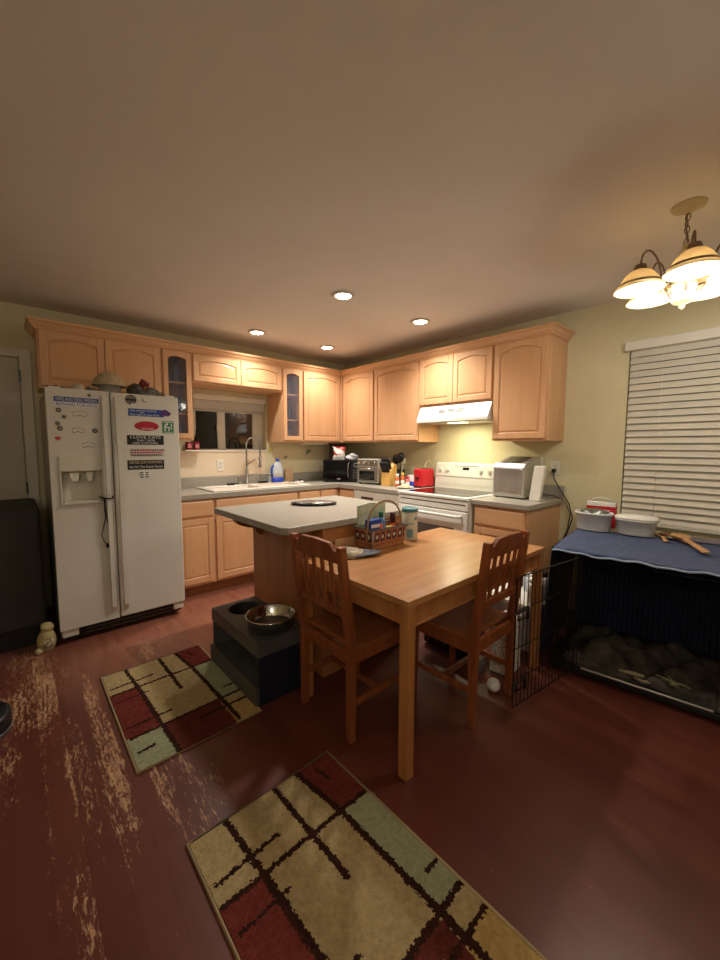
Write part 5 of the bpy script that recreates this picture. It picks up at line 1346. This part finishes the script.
oc = tag(MB(LF({'_loc': [-.22, -3.68, KZ+.0], '_rz': CA})).prism([(-.10, -.05), (.16, -.06), (.14, .06), (-.08, .07)], .0, .012).build('pot_holder', mat('mauve_grey_cloth', (120, 108, 116), .95, var=.1), bevel=.004), 'mauve grey pot holder beneath the spoons at the window side', 'pot holder')

# ------------------------------------------------------------------ rugs
RC = [mat('rug_tan', (174, 153, 112), 1., rgb2=(152, 132, 92), scale=(60, 60, 60), spec=.05), mat('rug_brown_line', (60, 36, 28), 1., rgb2=(46, 28, 22), scale=(60, 60, 60), spec=.05),
      mat('rug_red', (114, 54, 44), 1., rgb2=(94, 42, 34), scale=(60, 60, 60), spec=.05), mat('rug_sage', (156, 156, 124), 1., rgb2=(136, 138, 106), scale=(60, 60, 60), spec=.05),
      mat('rug_maroon', (98, 48, 38), 1., rgb2=(80, 38, 30), scale=(60, 60, 60), spec=.05), mat('rug_gold', (178, 150, 96), 1., rgb2=(158, 130, 78), scale=(60, 60, 60), spec=.05), mat('rug_binding', (168, 146, 110), .9, var=.08)]
def seg(px, py, a, b_):
    (x1, y1), (x2, y2) = a, b_
    dx, dy = x2-x1, y2-y1; t = max(0, min(1, ((px-x1)*dx+(py-y1)*dy)/(dx*dx+dy*dy)))
    return math.hypot(px-x1-t*dx, py-y1-t*dy)
def rug(x0, y0, w, L_, rz, label, k):
    """pattern in metres of a 0.545 m wide mat; y0 is the far edge, pile runs towards the camera"""
    s_ = w/.545
    lines = [((.118, 0), (.135, .25), .010), ((.135, .25), (.16, .86), .011), ((.30, 0), (.31, .40), .010), ((.395, 0), (.425, .25), .010), ((.425, .25), (.445, .84), .011),
             ((.02, .17), (.225, .16), .007), ((.01, .235), (.545, .232), .008), ((.02, .32), (.17, .315), .005), ((.02, .56), (.215, .555), .007),
             ((.02, .645), (.56, .63), .009), ((.30, .71), (.56, .708), .008), ((.03, .755), (.09, .748), .009), ((.49, .548), (.54, .548), .007), ((.46, .04), (.475, .10), .006)]
    nu, nv = int(150*s_), int(150*s_*L_/w)
    rnd = random.Random(5)
    jit = {}
    def J(i, j):
        q = (i, j)
        if q not in jit: jit[q] = (rnd.uniform(-.0038, .0038), rnd.uniform(-.0038, .0038))
        return jit[q]
    def color(u, v):
        x = u*w/s_; y = v*L_/s_
        a, c = J(int(x/.006), int(y/.006)); X = x+a; Y = y+c
        for p, q, hw in lines:
            if seg(X, Y, p, q) < hw: return 1
        right = X > .425; left = X < .118+(.05*Y/.86)
        if Y < .234:
            if X > .40+.1*Y: return 2
            return 0
        if Y < .64:
            if left: return 2
            if right: return 3
            return 0
        if left: return 3
        if right: return 5 if Y > .71 else 0
        return 4
    t = thing('area_rug', label, 'rug', (x0+w/2, y0-L_/2, 0), rz); f_ = LF(t)
    rnd2 = random.Random(9)
    b = MB(f_); hz = .008
    b.grid(lambda u, v: (-w/2+u*w, L_/2-v*L_, hz+rnd2.uniform(-.0012, .0012) if 0 < u < 1 and 0 < v < 1 else .0), nu, nv, False, color)
    b.build('pile', RC, t, recalc=False)
    b = MB(f_); e = .003
    b.tube([(-w/2-e, L_/2+e, .006), (w/2+e, L_/2+e, .006), (w/2+e, -L_/2-e, .006), (-w/2-e, -L_/2-e, .006)], .0055, 8, closed=True)
    b.build('binding', RC[6], t)
    return t
rug(-3.055, -1.475, .545, .865, 0, 'small patchwork pattern rug between the fridge and the feeding stand', 1)
rug(-3.0, -2.772, .582, .975, math.radians(.3), 'larger patchwork pattern rug in the foreground beside the table leg', 2)

# ------------------------------------------------------------------ ceiling lights
LAMP = mat('downlight_glow', (255, 250, 236), .5, emit=(255, 240, 214), es=18.)
def downlight(x, y, label, e=16.):
    t = thing('downlight', label, 'ceiling light', (x, y, H-.02), 0, None)
    MB().lathe([(.052, 0), (.078, -.002), (.085, -.006), (.082, -.012), (.06, -.012), (.052, -.004)], (x, y, H-.0005), 36, caps=False).build('trim_ring', TRIM, t)
    MB().lathe([(.056, -.006), (.05, -.010), (.001, -.011)], (x, y, H-.0005), 32).build('lens', LAMP, t)
    l = bpy.data.lights.new('downlight_beam', 'SPOT'); l.energy = e; l.color = (1, .955, .89); l.spot_size = math.radians(140); l.spot_blend = 1.; l.shadow_soft_size = .05
    o = bpy.data.objects.new('beam', l); COL.objects.link(o); o.parent = t; o.location = (0, 0, -.01)
downlight(-1.55, -1.83, 'round recessed ceiling light above the island, largest of the four lit ones', 50)
downlight(-1.585, -.60, 'round recessed ceiling light in front of the sink window', 30)
downlight(-.765, -.61, 'round recessed ceiling light closest to the corner where the cabinets meet', 30)
downlight(-.70, -1.84, 'round recessed ceiling light in front of the range hood', 48)

# ------------------------------------------------------------------ chandelier
CX, CY = -1.06, -3.66
chd = thing('chandelier', 'five-arm chandelier with frosted glass bell shades hanging near the window', 'chandelier', (CX, CY, 1.98))
MB().lathe([(.002, -.03), (.02, -.03), (.03, -.018), (.062, -.008), (.065, 0)], (CX, CY, H-.0005), 36).build('canopy', IVORY, chd)
# chain
b = MB(); z = H-.032; k = 0
while z > 2.215:
    ax = (1, 0, 0) if k % 2 else (0, 1, 0)
    b.tube(arc((CX, CY, z-.017), .009, 0, 2*PI, 12, ax, (0, 0, 1), rb=.017)[:-1], .0022, 6, closed=True); z -= .027; k += 1
b.build('chain', BROWNMET, chd)
MB().tube([(CX, CY, H-.03), (CX+.012, CY+.01, 2.34), (CX-.012, CY-.006, 2.27), (CX, CY, 2.19)], .003, 6).build('cord', BROWNMET, chd)
MB().lathe([(.002, .255), (.012, .245), (.01, .225), (.022, .21), (.03, .19), (.018, .165), (.022, .12), (.034, .09), (.05, .07), (.052, .045), (.035, .015), (.04, 0), (.034, -.01), (.01, -.018), (.012, -.028), (.004, -.038), (.002, -.042)], (CX, CY, 2.0), 32).build('hub', IVORY, chd)
SH = mat('frosted_amber_glass', (222, 204, 168), .5, var=.04, tl=.32)
R_ = .178; ZR = 2.058
BULB = mat('bulb_glow', (255, 246, 224), .5, emit=(255, 240, 212), es=6.)
for k, deg in enumerate((-162, -90, -18, 54, 126)):
    a = math.radians(deg); dx, dy = math.cos(a), math.sin(a); px_, py_ = CX+dx*R_, CY+dy*R_
    arm = [(CX+dx*.03, CY+dy*.03, 2.05), (CX+dx*.06, CY+dy*.06, 2.03), (CX+dx*.085, CY+dy*.085, 2.07), (CX+dx*.095, CY+dy*.095, 2.14), (CX+dx*.115, CY+dy*.115, 2.20), (CX+dx*.145, CY+dy*.145, 2.232), (px_-dx*.008, py_-dy*.008, 2.215), (px_, py_, 2.165)]
    # smooth the arm
    sm = []
    P4 = [Vector(q) for q in arm]
    for i in range(len(P4)-1):
        p0 = P4[max(0, i-1)]; p1 = P4[i]; p2 = P4[i+1]; p3 = P4[min(len(P4)-1, i+2)]
        for j in range(5):
            t_ = j/5; sm.append(.5*((2*p1)+(p2-p0)*t_+(2*p0-5*p1+4*p2-p3)*t_**2+(3*p1-p0-3*p2+p3)*t_**3))
    sm.append(P4[-1])
    am = MB().tube(sm, .0042, 8).build('arm', BROWNMET, chd)
    sc = [Vector((CX+dx*(.075+.018*math.cos(q)*(1-q/16)), CY+dy*(.075+.018*math.cos(q)*(1-q/16)), 2.085+.018*math.sin(q)*(1-q/16))) for q in [i*.35 for i in range(26)]]
    MB().tube(sc, .003, 6).build('scroll', IVORY, am)
    s_ = MB().lathe([(.006, .115), (.022, .112), (.026, .098), (.03, .088), (.032, .082)], (px_, py_, ZR), 24).build('socket_cup', BROWNMET, chd)
    sh_ = MB().lathe([(.028, .086), (.042, .08), (.060, .062), (.074, .04), (.087, .018), (.099, .0)], (px_, py_, ZR), 40, caps=False).build('shade', SH, chd, solid=.003, recalc=False)
    MB().lathe([(.0835, .028), (.087, .0225), (.089, .018)], (px_, py_, ZR), 40, caps=False).build('band', BROWNMET, sh_, solid=.0025, recalc=False)
    MB().lathe([(.002, .082), (.014, .08), (.016, .066), (.028, .045), (.032, .028), (.026, .01), (.012, .0), (.001, -.002)], (px_, py_, ZR), 24).build('bulb', BULB, chd)
    l = bpy.data.lights.new('bulb_light', 'POINT'); l.energy = 2.1; l.color = (1, .93, .82); l.shadow_soft_size = .034
    o = bpy.data.objects.new('glow', l); COL.objects.link(o); o.parent = chd; o.location = (px_-CX, py_-CY, ZR-.038-1.98)

# hood lamp
l = bpy.data.lights.new('hood_light', 'AREA'); l.energy = 3.; l.color = (1, .9, .6); l.shape = 'RECTANGLE'; l.size = .1; l.size_y = .16
o = bpy.data.objects.new('hood_light', l); COL.objects.link(o); o.parent = hd; o.location = (-.29+.25, -1.97+1.95, 1.55-1.6)
# added fill lamp behind the camera, out of view, to brighten the room
l = bpy.data.lights.new('fill_light', 'POINT'); l.energy = 16.; l.color = (1, .94, .86); l.shadow_soft_size = .12
lt = thing('fill_globe_lamp', 'added white ball fill lamp behind the camera, out of view', 'lamp', (-4.2, -5.0, 2.15))
MB().lathe([(.001, -.1), (.07, -.07), (.1, 0), (.07, .07), (.02, .1)], (-4.2, -5.0, 2.25), 24).build('globe', mat('fill_globe', (255, 244, 220), .5, emit=(255, 226, 180), es=3.), lt)
MB().lathe([(.02, .1), (.05, .14), (.06, .1595)], (-4.2, -5.0, 2.25), 20).build('stem', TRIM, lt)
o = bpy.data.objects.new('fill_light', l); COL.objects.link(o); o.location = (-4.2, -5.0, 2.08)

# ------------------------------------------------------------------ world, camera, view
w = bpy.data.worlds.new('night'); S.world = w; w.use_nodes = True
w.node_tree.nodes['Background'].inputs[0].default_value = (.004, .005, .008, 1); w.node_tree.nodes['Background'].inputs[1].default_value = 1.
cam = bpy.data.cameras.new('camera'); co = bpy.data.objects.new('camera', cam); COL.objects.link(co)
yaw, pit, rol = map(math.radians, (-42.1386, -4.8508, .1913))
F_ = Vector((-math.sin(yaw)*math.cos(pit), math.cos(yaw)*math.cos(pit), math.sin(pit)))
Rt = Vector((math.cos(yaw), math.sin(yaw), 0)); U_ = Rt.cross(F_)
R2 = Rt*math.cos(rol)+U_*math.sin(rol); U2 = -Rt*math.sin(rol)+U_*math.cos(rol)
M = Matrix((R2, U2, -F_)).transposed().to_4x4(); M.translation = (-3.369, -4.0255, 1.3276)
co.matrix_world = M
cam.sensor_fit = 'VERTICAL'; cam.sensor_height = 24.; cam.lens = 385.09*24/960; cam.clip_start = .02
S.camera = co
S.view_settings.view_transform = 'Standard'; S.view_settings.look = 'None'; S.view_settings.gamma = 1.
S.view_settings.use_curve_mapping = False; S.view_settings.exposure = .82
for o in bpy.data.objects:
    for k in ('_loc', '_rz'):
        if k in o: del o[k]
